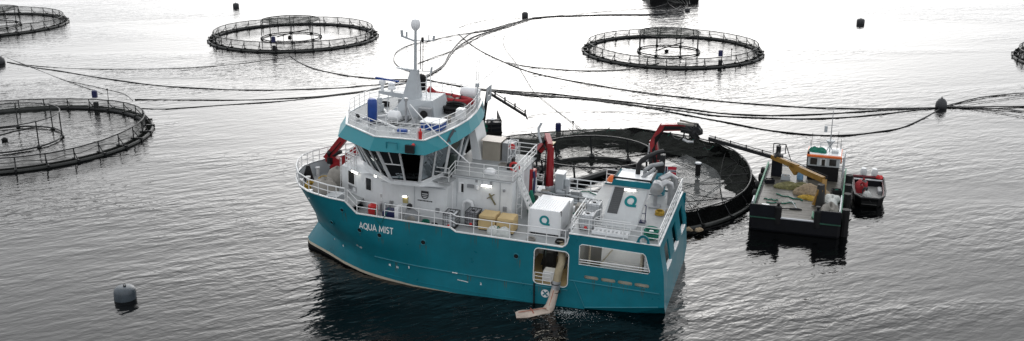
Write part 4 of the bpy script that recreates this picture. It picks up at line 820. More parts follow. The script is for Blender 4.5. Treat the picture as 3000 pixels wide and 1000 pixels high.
# flag
fl = group_part('ensign', label='red ensign with blue and white cross on a short staff')
part(G().tube([(1.75, -5.6, 5.2), (1.72, -5.6, 7.3)], .025, 5), 'staff', railw, fl)
def fl_pt(u, v, o=0): return (1.72 - u * 1.15, -5.6 + .12 * math.sin(u * 5) + o, 6.55 + v * .7 - u * .06)
def fl_patch(u0, u1, v0, v1, o):
    g = G(); N = 6; g.loft([[fl_pt(u0 + (u1 - u0) * k / N, v, o) for k in range(N + 1)] for v in (v0, v1)], False, False); return g
part(fl_patch(0, 1, 0, 1, 0), 'field', flagr, fl)
for o_, m_ in ((.004, flagw), (-.004, flagw)):
    part(fl_patch(0, 1, .38, .62, o_), 'white_bar', m_, fl); part(fl_patch(.27, .45, 0, 1, o_), 'white_bar', m_, fl)
for o_ in (.008, -.008):
    part(fl_patch(0, 1, .44, .56, o_), 'blue_bar', navw, fl); part(fl_patch(.315, .405, 0, 1, o_), 'blue_bar', navw, fl)

# ------------------------------------------------------------------ cargo resting on the vessel
def on_ship(x, y, z, rz=0): return SHIP @ T(x, y, z, rz)
ct = thing('storage_container', 'white corrugated storage container with teal ring emblem on the side deck', 'container', on_ship(8.4, 2.35, 3.9))
part(G().box(-1.12, 1.12, -1.3, 1.3, .16, 1.88), 'body', whiteb, ct)
for k in range(13): part(G().box(-1.1 + k * .17, -1.02 + k * .17, -1.29, 1.29, 1.88, 1.915), 'roof_rib', whiteb, ct)
for sx in (-1.13, 1.13):
    for sy in (-1.31, 1.31): part(G().box(sx - .06, sx + .06, sy - .06, sy + .06, .1, 1.93), 'corner_post', railw, ct)
for k in range(10):
    part(G().box(-1.15, -1.125, -1.1 + k * .24, -1.0 + k * .24, .2, 1.84), 'end_rib', whiteb, ct)
part(G().box(-1.0, -.7, -1.2, 1.2, 0, .16), 'skid', darkm, ct); part(G().box(.7, 1.0, -1.2, 1.2, 0, .16), 'skid', darkm, ct)
part(emblem(lambda a, b: (.02 - a, 1.325, 1.15 + b), .36), 'ring_emblem', tealogo, ct)
part(G().box(-1.2, -1.1, 1.2, 1.37, 1.6, 1.96), 'lock_post', darkm, ct)
def make_ibc(label, M, group, cage=steel, tank=ibcw):
    t = thing('bulk_tank', label, 'tank', M, group)
    part(G().bbox(-.42, .42, -.5, .5, .14, 1.04, .08), 'bottle', tank, t, smooth=True)
    g = G(); g.box(-.45, .45, -.54, .54, .08, .14)
    for px in (-.38, 0, .38): g.box(px - .06, px + .06, -.54, .54, 0, .08)
    part(g, 'pallet', darkm, t)
    g = G()
    for zz in (.2, .45, .7, .95): g.tube([(-.46, -.55, zz), (.46, -.55, zz), (.46, .55, zz), (-.46, .55, zz)], .018, 4, closed=True)
    for k in range(6):
        a = -.46 + .92 * k / 5
        for yy in (-.55, .55): g.tube([(a, yy, .1), (a, yy, 1.06)], .016, 4, cap=False)
        b = -.55 + 1.1 * k / 5
        for xx in (-.46, .46): g.tube([(xx, b, .1), (xx, b, 1.06)], .016, 4, cap=False)
    g.tube([(-.46, -.55, 1.07), (.46, -.55, 1.07), (.46, .55, 1.07), (-.46, .55, 1.07)], .035, 5, closed=True)
    for xx in (-.2, .2): g.tube([(xx, -.55, 1.08), (xx, .55, 1.08)], .025, 4)
    part(g, 'cage', cage, t)
    part(G().lathe([(.13, 0), (.13, .06), (.1, .08)], (0, 0, 1.03), 12), 'lid', darkm, t); part(G().bbox(-.1, .1, .5, .64, .16, .3, .03), 'valve', redb, t)
    return t
dcage = mat('dark_cage', (.06, .065, .07), .4, metal=.4)
IG = 'caged bulk tanks on the vessel'
make_ibc('caged white bulk tank nearest the wheelhouse on the side deck', on_ship(15.1, 4.3, 3.9), IG, dcage)
make_ibc('dark caged bulk tank between the other tank and the tan boxes', on_ship(13.75, 3.4, 3.9), IG, dcage, mat('smoky_tank', (.25, .25, .27), .4))
make_ibc('caged white bulk tank behind the rail of the raised aft deck', on_ship(5.25, 4.1, 5.1), IG)
make_ibc('white bulk tank further inboard on the raised aft deck', on_ship(5.3, 1.7, 5.1), IG)
def soft_box(x, y, label, seed):
    t = thing('covered_pallet', label, 'pallet', on_ship(x, y, 3.9), 'tan covered pallets by the deckhouse')
    rg = random.Random(seed); r = lambda: rg.uniform(-.03, .03)
    def ring(i, z, n_=5):
        o = []; a, b = .62 - i, .68 - i
        for (x0, y0), (x1, y1) in (((-a, -b), (a, -b)), ((a, -b), (a, b)), ((a, b), (-a, b)), ((-a, b), (-a, -b))):
            for k in range(n_): o.append((x0 + (x1 - x0) * k / n_ + r(), y0 + (y1 - y0) * k / n_ + r(), z + r() * .6))
        return o
    part(G().loft([ring(-.02, .1), ring(0, .5), ring(.0, .95), ring(.04, 1.12), ring(.25, 1.17)], True), 'cover', tanc, t, smooth=True)
    part(G().tube([(-.62, .69, .95), (-.2, .72, .9), (.3, .72, .93), (.62, .69, .95)], .02, 5), 'lashing', mat('brown_rope', (.14, .09, .04), .9), t)
    part(G().box(-.6, .6, -.62, .62, 0, .1), 'pallet_base', darkm, t)
soft_box(12.45, 3.65, 'tan tarpaulin covered pallet next to the caged tanks', 1); soft_box(11.1, 3.75, 'tan tarpaulin covered pallet nearest the white container', 2)
bag = thing('bulk_bag', 'pair of pale grey woven bags by the side rail', 'bag', on_ship(11.4, 4.75, 3.9))
part(G().heap((.35, 0, 0), .55, .42, .62, 18, 7, 21, .12), 'sack', bagw, bag, smooth=True); part(G().heap((-.4, .05, 0), .5, .42, .66, 18, 7, 23, .12), 'sack', bagw, bag, smooth=True); part(G().tube([(-.05, .1, .6), (.0, .2, .75), (.05, .3, .6)], .04, 5), 'tie', greenr, bag)
gb = thing('rope_heap', 'round green rope heap in the stern port corner of the aft deck', 'rope', on_ship(.75, 4.5, 5.1))
part(G().coil((0, 0, 0), .42, .09, 5, 16, 4, .12), 'coil', greenr, gb); part(G().lathe([(.2, 0), (.2, .5), (.14, .58)], (0, 0, 0), 12), 'core', whiteb, gb)
yr = thing('yellow_hose_coil', 'yellow hose coil on the aft deck by the stern rail', 'hose', on_ship(.9, -.4, 5.1))
part(G().coil((0, 0, 0), .28, .06, 4, 14, 8), 'coil', yellow, yr); part(G().lathe([(.22, 0), (.25, .3), (.2, .42)], (-.6, -.3, 0), 10), 'pot', canvas, yr)
# discharge hose hanging out of the side door into the water
dh = thing('discharge_hose', 'wide tan and white discharge hose hanging from the side door into the sea', 'hose', SHIP)
part(G().tube([(6.9, 4.6, 3.9), (6.7, 5.2, 3.55), (6.55, 5.7, 3.0), (6.65, 6.15, 2.4), (6.7, 6.3, 1.7)], [.24, .25, .26, .27, .27], 10), 'rigid_bend', hoset, dh, smooth=True)
part(G().tube([(6.69, 6.3, 1.8), (6.75, 6.34, 1.2)], .3, 10), 'coupling', steel, dh, smooth=True)
part(G().tube([(6.75, 6.34, 1.3), (6.85, 6.5, .6), (6.95, 6.75, .05), (7.1, 7.0, -.22)], [.27, .29, .33, .36], 10), 'sleeve', hosew, dh, smooth=True)
g = G(); NS = 10; rings = []
for k in range(NS + 1):
    t_ = k / NS; c = Vector((6.95, 6.95, -.2)).lerp(Vector((8.95, 8.3, -.28)), t_); hw = .34 + .14 * math.sin(t_ * 2.6); hh = .17 if k < NS else .04
    rings.append([(c.x - .4 * hw * math.cos(a), c.y + hw * math.cos(a), c.z + hh * math.sin(a) + .04 * math.sin(7 * t_ + 3 * a)) for a in [2 * math.pi * q / 12 for q in range(12)]])
part(g.loft(rings, True), 'floating_sleeve', hosew, dh, smooth=True)
rr_ = mat('rust_red_stripe', (.36, .10, .06), .8)
part(G().tube([(6.8, 6.63, 1.2), (6.9, 6.8, .6), (7.0, 7.08, .08), (7.2, 7.25, .06)], .025, 5), 'red_stripe', rr_, dh); part(G().tube([(7.2, 7.2, .06), (8.0, 7.7, .0), (8.8, 8.2, -.08)], .025, 5), 'red_stripe', rr_, dh)
part(G().tube([(8.2, 7.35, -.05), (8.0, 7.7, .03), (7.8, 7.95, -.1)], .03, 5), 'red_stripe', rr_, dh)
for zz in (1.0, 1.6): part(G().ring((6.75, 6.34, zz), .31, .03, 16, 5), 'hose_clamp', black, dh)

# ------------------------------------------------------------------ net pens
def pen_parts(t, Ro=14.1, npost=30, seed=0, wheel=True, wheel_r=4.9, wheel_h=3.1, wheel_c=(0, 0), bird='dense', sy=1.0, rail_wob=0.0, zr=1.45):
    rg = random.Random(seed); Ri = Ro - .75; Rr = Ro - .72
    part(G().ring((0, 0, .1), Ro, .2, 96, 8, sy=sy), 'outer_float', pipeweed, t, smooth=True)
    part(G().ring((0, 0, .12), Ri, .19, 96, 8, sy=sy), 'inner_float', blackpipe, t, smooth=True)
    g = G(); N = 96
    g.loft([[((Ri + .1) * math.cos(a), sy * (Ri + .1) * math.sin(a), .3) for a in [2 * math.pi * k / N for k in range(N + 1)]], [((Ro - .1) * math.cos(a), sy * (Ro - .1) * math.sin(a), .3) for a in [2 * math.pi * k / N for k in range(N + 1)]]], False, False)
    part(g, 'walkway_mesh', film_d, t)
    ph = [rg.uniform(0, 6.28) for _ in range(3)]
    def rz(a): return zr + rail_wob * (math.sin(2 * a + ph[0]) + .7 * math.sin(3 * a + ph[1]) + .35 * math.sin(5 * a + ph[2])) + .012 * math.sin(npost * a)
    A = [2 * math.pi * k / 120 for k in range(120)]
    part(G().tube([(Rr * math.cos(a), sy * Rr * math.sin(a), rz(a)) for a in A], .065, 6, closed=True), 'hand_rail', pipeweed if seed % 2 else blackpipe, t, smooth=True)
    # stanchions share one mesh
    g = G(); g.tube([(Ri + .05, 0, .1), (Rr, 0, zr)], .06, 6); g.beam((Ri - .27, 0, .2), (Ro + .27, 0, .18), .2, .34); g.tube([(Ro - .05, 0, .3), (Rr + .04, 0, zr - .35)], .05, 5)
    first = None
    for k in range(npost):
        a = 2 * math.pi * (k + .5) / npost
        if first is None: o = part(g, 'stanchion', blackpipe, t); first = o
        else: o = first.copy(); col.objects.link(o); o.parent = t
        s = Matrix.Diagonal((1, 1, (rz(a) + .02) / zr, 1)); Y = Matrix.Diagonal((1, sy, 1, 1))
        o.matrix_local = Y @ Matrix.Rotation(a, 4, 'Z') @ s
    B = A + [A[0]]
    part(G().loft([[((Ri - .05) * math.cos(a), sy * (Ri - .05) * math.sin(a), .2) for a in B], [(Rr * math.cos(a), sy * Rr * math.sin(a), rz(a) - .03) for a in B]], False, False), 'rail_net', film_l, t)
    g = G()
    part(G().tube([((Ri - .06) * math.cos(a), sy * (Ri - .06) * math.sin(a), .75 + .12 * math.sin(9 * a) + .1 * math.sin(23 * a + 1)) for a in A], .03, 4, closed=True), 'net_rope', black, t)
    if wheel:
        cx, cy = wheel_c
        part(G().ring((cx, cy, .15), wheel_r, .1, 60, 6), 'wheel_float', blackpipe, t, smooth=True)
        part(G().ring((cx, cy, wheel_h), wheel_r, .06, 60, 6), 'wheel_top_ring', blackpipe, t, smooth=True)
        for k in range(8):
            a = 2 * math.pi * (k + .3) / 8
            part(G().tube([(cx + wheel_r * math.cos(a), cy + wheel_r * math.sin(a), .0), (cx + wheel_r * math.cos(a), cy + wheel_r * math.sin(a), wheel_h)], .065, 6), 'wheel_post', blackpipe, t)
            part(G().ell((cx + wheel_r * math.cos(a), cy + wheel_r * math.sin(a), .12), .28, .28, .2, 8, 6), 'post_float', blackpipe, t)
        # bird net laid over the top ring and stretched to the rail
        M_ = 10; rings = []
        for j in range(M_ + 1):
            q = j / M_; rad = wheel_r * q
            rings.append([(cx + rad * math.cos(a), cy + rad * math.sin(a), wheel_h - .75 * (1 - q * q) + .04 * math.sin(7 * a + j)) for a in B[::2]])
        part(G().loft(rings, False), 'bird_net', {'dense': film_m, 'light': film_f, 'mid': film_l}[bird], t)
        g = G()
        g.loft([[(cx + wheel_r * math.cos(a), cy + wheel_r * math.sin(a), wheel_h) for a in B[::2]], [(.5 * (cx + wheel_r * math.cos(a) + Rr * math.cos(a)), .5 * sy * (cy + wheel_r * math.sin(a) + Rr * math.sin(a)), (wheel_h + zr) * .5 - .35) for a in B[::2]], [(Rr * math.cos(a), sy * Rr * math.sin(a), rz(a)) for a in B[::2]]], False)
        part(g, 'bird_net_skirt', film_f if False else mesh_film('cobweb_net', (.06, .065, .06), .05), t)
        a = rg.uniform(0, 6.28)
        part(G().tube([(cx - 2.2, cy - 1.2, .35), (cx + .6, cy + .5, .9), (cx + 2.6, cy + 1.9, 1.1)], .09, 6), 'feed_spreader', pipeweed, t)
        part(G().lathe([(.3, 0), (.35, .2), (.1, .35)], (cx - .3, cy, .0), 10), 'feed_rotor', black, t)
    return rz, Rr
def gauge(t, a, Rr, zr, sy=1.0, hgt=.9):
    c = Vector((Rr * math.cos(a), sy * Rr * math.sin(a), zr))
    b = group_part('control_box', t)
    part(G().bbox(c.x - .3, c.x + .3, c.y - .25, c.y + .25, c.z + .1, c.z + .1 + hgt, .1), 'case', navy, b)
    part(G().tube([(c.x + 1.6, c.y, c.z - .6), (c.x + 1.6, c.y, c.z + 1.0)], .04, 5), 'sensor_pole', darkm, b); part(G().ell((c.x + 1.6, c.y, c.z + 1.1), .12, .12, .14, 8, 6), 'sensor_head', darkm, b)
    part(G().bbox(c.x - .25, c.x + .3, c.y - .2, c.y + .2, .2, 1.0, .06), 'junction_case', darkm, b)
PG = 'round floating net pens'
def make_pen(label, c, seed, gauge_deg, **kw):
    t = thing('net_pen', label, 'net pen', T(c[0], c[1], 0), PG)
    rz, Rr = pen_parts(t, seed=seed, **kw)
    if gauge_deg is not None: gauge(t, R(gauge_deg), Rr, 1.45, kw.get('sy', 1.0))
    return t
make_pen('round net pen left of the mast with mooring buoy behind it', (-37.2, 173.9), 2, 268, bird='dense', wheel_c=(-.4, -.4), rail_wob=.09)
make_pen('round net pen right of centre below the dark feed barge', (25.4, 161.0), 3, 293, bird='dense', wheel_c=(-.6, -.3), rail_wob=.08)
make_pen('near net pen cut off by the left edge at mid height', (-54.6, 109.2), 4, 74, bird='light', wheel_r=5.6, wheel_h=2.9, wheel_c=(-.6, -1.2), rail_wob=.1)
make_pen('net pen in the top left corner with dark bird net sagging low', (-96.3, 186.5), 5, None, bird='dense', wheel_r=5.2, wheel_c=(1.2, -.5), rail_wob=.1)
make_pen('net pen just showing at the right edge', (90.8, 151.8), 6, None, bird='dense', rail_wob=.05)
# the pen being worked alongside the vessel: net hauled up in dark folds over the far rail
pd = thing('net_pen', 'net pen behind the vessel with its black net hauled up over the rail', 'net pen', T(9.0, 94.0, 0), PG)
rzD, RrD = pen_parts(pd, Ro=14.3, seed=8, wheel=False, sy=1.06, rail_wob=.22, npost=26)
gauge(pd, R(107), RrD, rzD(R(107)), 1.06)
rg = random.Random(31)
def hauled(a0, a1, inner, lift, seed, mt=netdark, n_=90, m_=9):
    rg = random.Random(seed); p = [rg.uniform(0, 6.28) for _ in range(8)]; rings = []
    for j in range(m_ + 1):
        q = j / m_; ring = []
        for k in range(n_ + 1):
            u = k / n_; a = R(a0 + (a1 - a0) * u); ed = min(1, min(u, 1 - u) * 9) ** .6
            dep = inner * ed * (1 + .22 * math.sin(7 * a + p[0]) + .16 * math.sin(17 * a + p[1]) + .1 * math.sin(41 * a + p[2]))
            rad = RrD + .1 - dep * q
            z = rzD(a) - .55 + .45 * math.sin(3 * a + p[6]) + lift * ed * (.6 + .4 * math.sin(5 * a + p[3])); z = max(z, .35)
            z = z * (1 - q) ** 1.3 + .02 + .14 * math.sin(11 * a + 3 * q + p[4]) * math.sin(math.pi * q) + .1 * math.sin(29 * a - 5 * q + p[5]) * math.sin(math.pi * q)
            ring.append((rad * math.cos(a), 1.06 * rad * math.sin(a), max(z, .02)))
        rings.append(ring)
    return G().loft(rings, False, False)
part(hauled(-38, 205, 2.4, .1, 1), 'hauled_net', netdark, pd, smooth=True, label='black net hauled up inside the far rail')
part(hauled(24, 78, 2.9, .4, 2), 'hauled_net', netdark, pd, smooth=True); part(hauled(112, 178, 3.2, .4, 4), 'hauled_net', netdark, pd, smooth=True)
part(hauled(-85, -25, 1.9, .15, 3), 'hauled_net', netdark, pd, smooth=True)
g = G(); N = 100; Bd = [R(40 + 170 * k / N) for k in range(N + 1)]
g.loft([[((RrD + .02) * math.cos(a), 1.06 * (RrD + .02) * math.sin(a), rzD(a)) for a in Bd], [((14.2) * math.cos(a), 1.06 * 14.2 * math.sin(a), .2) for a in Bd]], False, False); part(g, 'outer_skirt', film_l, pd)
g = G(); Bd = [R(-95 + 140 * k / N) for k in range(N + 1)]
g.loft([[((RrD + .02) * math.cos(a), 1.06 * (RrD + .02) * math.sin(a), rzD(a) - .06 - .12 * math.sin(13 * a) ** 2) for a in Bd], [((14.1) * math.cos(a), 1.06 * 14.1 * math.sin(a), .25) for a in Bd]], False, False); part(g, 'outer_skirt', netdark, pd)
# pale net spread on the water inside, with its lines
g = G(); rings = []
for j in range(7):
    q = j / 6; rings.append([((RrD - .3) * (1 - q) * math.cos(R(a)) + 3 * q, 1.06 * (RrD - .3) * (1 - q) * math.sin(R(a)) + q, .9 * (1 - q) ** 2 + .06 + .05 * math.sin(a * .3 + j)) for a in range(-75, 30, 5)])
part(g.loft(rings, False, False), 'slack_net', film_f, pd)
g = G(); rings = []
for j in range(7):
    q = j / 6; rings.append([((RrD - .3) * (1 - q * .75) * math.cos(R(a)), 1.06 * (RrD - .3) * (1 - q * .75) * math.sin(R(a)), 1.2 * (1 - q) ** 2 + .07 + .05 * math.sin(a * .3 + j)) for a in range(60, 150, 5)])
part(g.loft(rings, False, False), 'slack_net', film_f, pd)
for k, (a, b, zc) in enumerate(((-20, 140, .5), (-45, 100, .6), (-60, 60, .3), (10, 250, .2), (30, 165, 1.6), (55, 125, 1.0), (-30, 35, .5), (75, 200, .7), (-50, 20, .9), (-70, 10, .2), (-10, 80, .4), (40, 100, .9), (-65, 120, .5), (0, 62, .2), (85, 150, .4), (-40, 170, .3))):
    A_ = Vector((RrD * math.cos(R(a)), 1.06 * RrD * math.sin(R(a)), 1.3)); B_ = Vector((RrD * math.cos(R(b)), 1.06 * RrD * math.sin(R(b)), 1.3))
    pts = []
    for q in range(15):
        u = q / 14; p_ = A_.lerp(B_, u); p_.z = max(.08, 1.35 - (1.35 + 1.2 - zc) * math.sin(math.pi * u)); p_.x += .5 * math.sin(4 * u + k); pts.append(p_)
    part(G().tube(pts, .045, 4), 'net_line', black, pd)
g = G(); rings = []      # sheer pale net draped from the rail over the right half
for j in range(8):
    q = j / 7; rings.append([((RrD - 2.6) * (1 - q * .75) * math.cos(R(a)) + .8 * q, 1.06 * (RrD - 2.6) * (1 - q * .75) * math.sin(R(a)), .3 * (1 - q) ** 1.6 + .12 + .07 * math.sin(a * .21 + j)) for a in range(-72, 40, 4)])
part(g.loft(rings, False, False), 'draped_net', film_p, pd, smooth=True)
g = G(); rings = []
for j in range(6):
    q = j / 5; rings.append([((1 - q) * (RrD - .2) * math.cos(R(a)) + q * (-1.2 + 5.7 * math.cos(R(a))), (1 - q) * 1.06 * (RrD - .2) * math.sin(R(a)) + q * (1.2 + 5.7 * math.sin(R(a))), 1.3 + 1.2 * q - .8 * math.sin(math.pi * q)) for a in range(20, 165, 5)])
part(g.loft(rings, False, False), 'draped_net', film_f, pd, smooth=True)
# the bird-net wheel lying loose in the pen
wx, wy = -1.0, 1.0
part(G().ring((wx, wy, .2), 5.6, .2, 60, 6, wob=.02), 'wheel_float', blackpipe, pd, smooth=True); part(G().ring((wx - .2, wy + .2, 2.5), 5.7, .085, 60, 6, wob=.03, seed=3), 'wheel_top_ring', blackpipe, pd, smooth=True)
for k in range(9):
    a = 2 * math.pi * (k + .2) / 9; part(G().tube([(wx + 5.6 * math.cos(a), wy + 5.6 * math.sin(a), 0), (wx - .2 + 5.7 * math.cos(a), wy + .2 + 5.7 * math.sin(a), 2.5)], .1, 6), 'wheel_post', blackpipe, pd); part(G().lathe([(.25, 0), (.3, .3), (.1, .6)], (wx + 5.6 * math.cos(a), wy + 5.6 * math.sin(a), .1), 8), 'post_float', blackpipe, pd)
for a, b in (((-9.5, 2.5, .25), (-4.0, -4.0, .3)), ((-5.0, -3.6, .3), (.5, 1.6, .3)), ((.5, 1.6, .3), (5.0, .5, .25)), ((2.8, 1.2, .3), (-1.5, -5.4, .3)), ((-10.5, 5.0, .3), (-6.2, 2.6, .3))):
    part(G().tube([a, b], .34, 7), 'wheel_brace', blackpipe, pd)
g = G(); g.heap((12.0, 5.8, .3), 1.0, 1.6, 1.2, 16, 6, 44, .35); part(g, 'net_bunch', netdark, pd, smooth=True)
for k in range(7): a = R(28 + k * 13); part(G().tube([((RrD - .2) * math.cos(a + q * .02) - .1 * q, 1.06 * (RrD - .2) * math.sin(a + q * .02), 1.3 - .12 * q + .18 * math.sin(q * 2 + k)) for q in range(9)], .03, 4), 'green_lashing', greenr, pd)
lanc = thing('net_marker', 'black hanging weight in the right half of the worked pen', 'weight', T(17.9, 94.2, -.35)); part(G().lathe([(.06, .1), (.06, .5), (.24, .5), (.26, 1.7), (.34, 1.75), (.34, 1.9), (.1, 1.95)], (0, 0, 0), 12), 'cylinder', black, lanc); part(G().lathe([(.33, 1.9), (.3, 2.0)], (0, 0, 0), 12), 'cap', greyp, lanc)
# pale debris by the near right collar
for k in range(3): part(G().heap((4.6 + k * .9, -14.6 - .1 * k, .3), .4, .3, .25, 12, 4, 60 + k, .3), 'caught_debris', tann, pd)

# ------------------------------------------------------------------ buoys
def make_buoy(label, x, y, r, h, m, dome=True, tilt=0):
    t = thing('mooring_buoy', label, 'buoy', T(x, y, 0) @ Matrix.Rotation(tilt, 4, 'Y'), 'mooring buoys of the pen grid')
    pr = [(r * .85, -h * .5), (r * .96, -h * .3), (r, 0), (r, h * .55), (r * .95, h * .78), (r * .8, h * .92), (r * .5, h * .99), (r * .1, h)] if dome else [(r * .5, -h * .6), (r * .9, -h * .2), (r, h * .2), (r * .9, h * .6), (r * .55, h * .9), (r * .15, h)]
    part(G().lathe(pr, (0, 0, 0), 20), 'float', m, t, smooth=True)
    part(G().lathe([(r * .14, h * .97), (r * .14, h * 1.06), (r * .05, h * 1.08)], (0, 0, 0), 8), 'top_plate', darkm, t); part(G().ring((0, 0, 0), r * .12, r * .03, 10, 5), 'shackle', darkm, t).matrix_local = T(0, 0, h * 1.1) @ Matrix.Rotation(R(90), 4, 'X')
    return t
make_buoy('large grey rounded buoy alone in the lower left foreground', -27.3, 66.4, .76, .92, buoyg, tilt=R(3))
make_buoy('grey buoy at the left edge where two black hoses meet', -76.9, 151.3, .95, 1.15, buoyd, False)
make_buoy('small dark buoy beyond the left of centre pen', -56.4, 209.8, .62, .85, buoyd)
make_buoy('small dark buoy on the hose bundle at top centre', 2.5, 197.2, .62, .9, buoyd)
make_buoy('small dark buoy alone at top right', 64.4, 188.8, .72, .9, buoyd)
make_buoy('dark round buoy at the right where many hoses cross', 53.0, 123.2, .7, 1.2, buoyd, False)
make_buoy('black buoy half hidden behind the mast at the hose junction', -12.4, 137.3, .62, 1.25, black)
for q in ((35.0, 204.5, 'tiny dark float at the foot of the feed barge hoses'),): make_buoy(q[2], q[0], q[1], .5, .6, buoyd)

# ------------------------------------------------------------------ feed hoses and mooring ropes floating on the water
HOSES=[
 (0.11,[(-76.0,152.1),(-71.0,148.6),(-64.1,144.7),(-55.6,139.6),(-47.1,135.5),(-39.1,133.5),(-33.7,132.9),(-28.5,133.3),(-22.9,134.3),(-20.4,135.5),(-17.8,136.4),(-14.4,138.9),(-13.0,139.8)]),
 (0.10,[(-48.1,127.5),(-42.5,127.3),(-34.8,127.2),(-27.5,128.4),(-22.3,130.7),(-19.4,132.7),(-14.3,138.0),(-12.9,139.6)]),
 (0.09,[(-45.7,122.7),(-42.2,122.5),(-36.6,124.3),(-29.6,126.4),(-25.0,128.7),(-22.2,130.2),(-19.4,132.2),(-14.3,137.5),(-12.9,139.3)]),
 (0.05,[(-76.0,152.1),(-70.8,149.3),(-63.1,147.1),(-54.3,146.9),(-46.0,148.2),(-39.6,151.6),(-34.4,156.0)]),
 (0.04,[(-77.6,155.5),(-71.0,148.6),(-61.7,138.9),(-53.5,130.9)]),
 (0.04,[(-61.7,138.9),(-55.4,134.5),(-50.9,130.9),(-48.2,127.0)]),
 (0.10,[(-34.5,157.1),(-32.3,152.4),(-28.9,147.1),(-24.2,142.8),(-22.4,141.7),(-19.7,140.4),(-16.8,139.6),(-14.5,139.6),(-13.0,139.8)]),
 (0.10,[(-12.1,139.8),(-9.2,137.0),(-5.6,134.5),(-1.6,132.7),(3.7,131.2),(8.7,129.0),(14.8,125.9),(21.0,122.7),(25.4,120.2),(30.0,119.2),(34.8,119.4),(41.2,120.7),(45.1,121.7),(50.4,122.7),(53.0,123.2)]),
 (0.10,[(-12.1,139.7),(-6.9,135.1),(-2.1,131.9),(3.6,129.2),(8.7,128.2),(13.5,125.7),(16.9,123.0),(20.5,119.7),(24.6,116.2),(28.5,112.7),(32.4,110.6),(36.7,110.0),(40.4,111.2),(43.9,112.9),(47.4,116.2),(52.4,122.2)]),
 (0.09,[(-12.1,139.6),(-6.4,134.9),(-1.5,132.1),(3.6,130.0),(8.7,127.9),(14.7,124.5),(20.8,121.4),(24.0,119.2),(28.5,118.1),(34.3,117.5),(39.2,118.1),(44.4,119.7),(50.2,122.2),(52.7,123.0)]),
 (0.09,[(-9.3,177.3),(-7.2,168.5),(-4.4,159.6),(-1.2,152.1),(1.2,147.1),(4.0,142.9),(8.0,138.9),(13.1,134.5),(18.0,130.9),(22.0,128.7),(27.8,125.9),(33.6,124.0),(38.2,122.9),(45.4,122.5),(52.7,123.1)]),
 (0.08,[(-1.2,152.1),(1.2,149.6),(4.1,147.6),(9.8,145.6),(14.1,145.7),(18.0,147.1),(22.0,151.2)]),
 (0.13,[(-12.2,140.6),(-10.4,147.1),(-9.9,152.4),(-9.4,159.6),(-8.4,166.7),(-6.1,175.3),(-2.8,181.6),(0.8,189.4),(3.8,194.9),(9.2,197.4),(17.0,199.2),(27.2,200.0),(32.2,202.6),(35.5,207.2)]),
 (0.10,[(-12.4,140.9),(-10.3,149.3),(-9.8,158.8),(-8.6,170.4),(-6.9,178.4),(-4.2,181.6),(0.0,188.9),(3.8,194.2),(9.2,196.9),(17.0,198.4),(26.3,199.2),(31.6,203.7),(34.8,211.4)]),
 (0.08,[(-12.8,141.6),(-14.7,145.0),(-16.7,148.6),(-18.0,153.9),(-18.2,160.5),(-16.6,166.7),(-14.5,169.1),(-10.2,175.3),(-3.5,181.6),(1.5,191.8),(3.8,194.9)]),
 (0.08,[(-14.1,150.8),(-12.4,154.7),(-9.5,161.3),(-7.2,168.5),(-4.8,176.3),(0.0,186.0),(3.8,194.2)]),
 (0.06,[(-9.6,183.7),(-7.7,188.2),(-4.1,193.0),(1.6,195.4)]),
 (0.05,[(-1.3,175.3),(-1.5,169.5),(-0.9,161.3),(0.0,155.5),(1.2,146.4),(2.7,133.3),(3.6,128.7),(5.8,120.2),(7.9,112.7)]),
 (0.04,[(1.9,118.3),(4.6,120.4),(8.2,121.2),(14.2,120.7),(18.9,119.7)]),
 (0.08,[(3.8,195.4),(9.3,198.4),(13.3,200.5),(21.5,205.3),(28.2,208.0),(32.4,214.4)]),
 (0.10,[(53.6,123.5),(57.3,126.4),(61.8,129.2),(67.0,130.9),(69.6,131.9)]),
 (0.11,[(53.6,123.4),(57.9,123.2),(63.4,123.6),(65.5,123.7)]),
 (0.10,[(53.5,123.2),(58.8,122.4),(62.2,121.0),(63.9,120.3)]),
 (0.05,[(53.7,123.1),(56.8,122.2),(60.9,118.3),(62.2,116.9)]),
 (0.05,[(53.6,123.6),(59.1,125.9),(66.0,129.0),(68.8,130.4)]),
 (0.08,[(37.7,220.4),(36.0,211.4),(33.3,204.5)]),
 (0.08,[(33.2,220.4),(32.7,213.8),(33.1,205.8),(33.9,203.1)]),
]

HL = ['from the left edge buoy across to the mast junction', 'running from the near left pen to the mast junction', 'lying lowest of the three between the near left pen and the junction', 'thin rope from the left edge buoy to the pen left of the mast', 'thin rope from the left edge buoy down to the near left pen', 'thin rope curling onto the near left pen', 'from the pen left of the mast down to the junction', 'uppermost hose behind the work barge mast running right from the junction', 'sagging nearest to the work barge on its way to the right buoy', 'middle hose passing behind the work barge mast', 'long curved hose from the top bundle to the right buoy', 'branching to the front of the pen right of centre', 'thick hose of the bundle from the junction to the feed barge', 'second hose of the bundle from the junction to the feed barge', 'looping left of the mast before joining the bundle', 'cutting straight from the mast to the bundle', 'short thin hose above the bundle at top centre', 'thin rope running down to the worked pen', 'thin line lying beyond the worked pen', 'thin hose above the bundle leading to the feed barge', 'uppermost hose leaving the right buoy for the right edge', 'straight hose leaving the right buoy for the right edge', 'lower hose leaving the right buoy for the right edge', 'thin rope lowest of those leaving the right buoy', 'thin rope second from top leaving the right buoy', 'short hose at the right of the feed barge', 'short hose at the left of the feed barge']
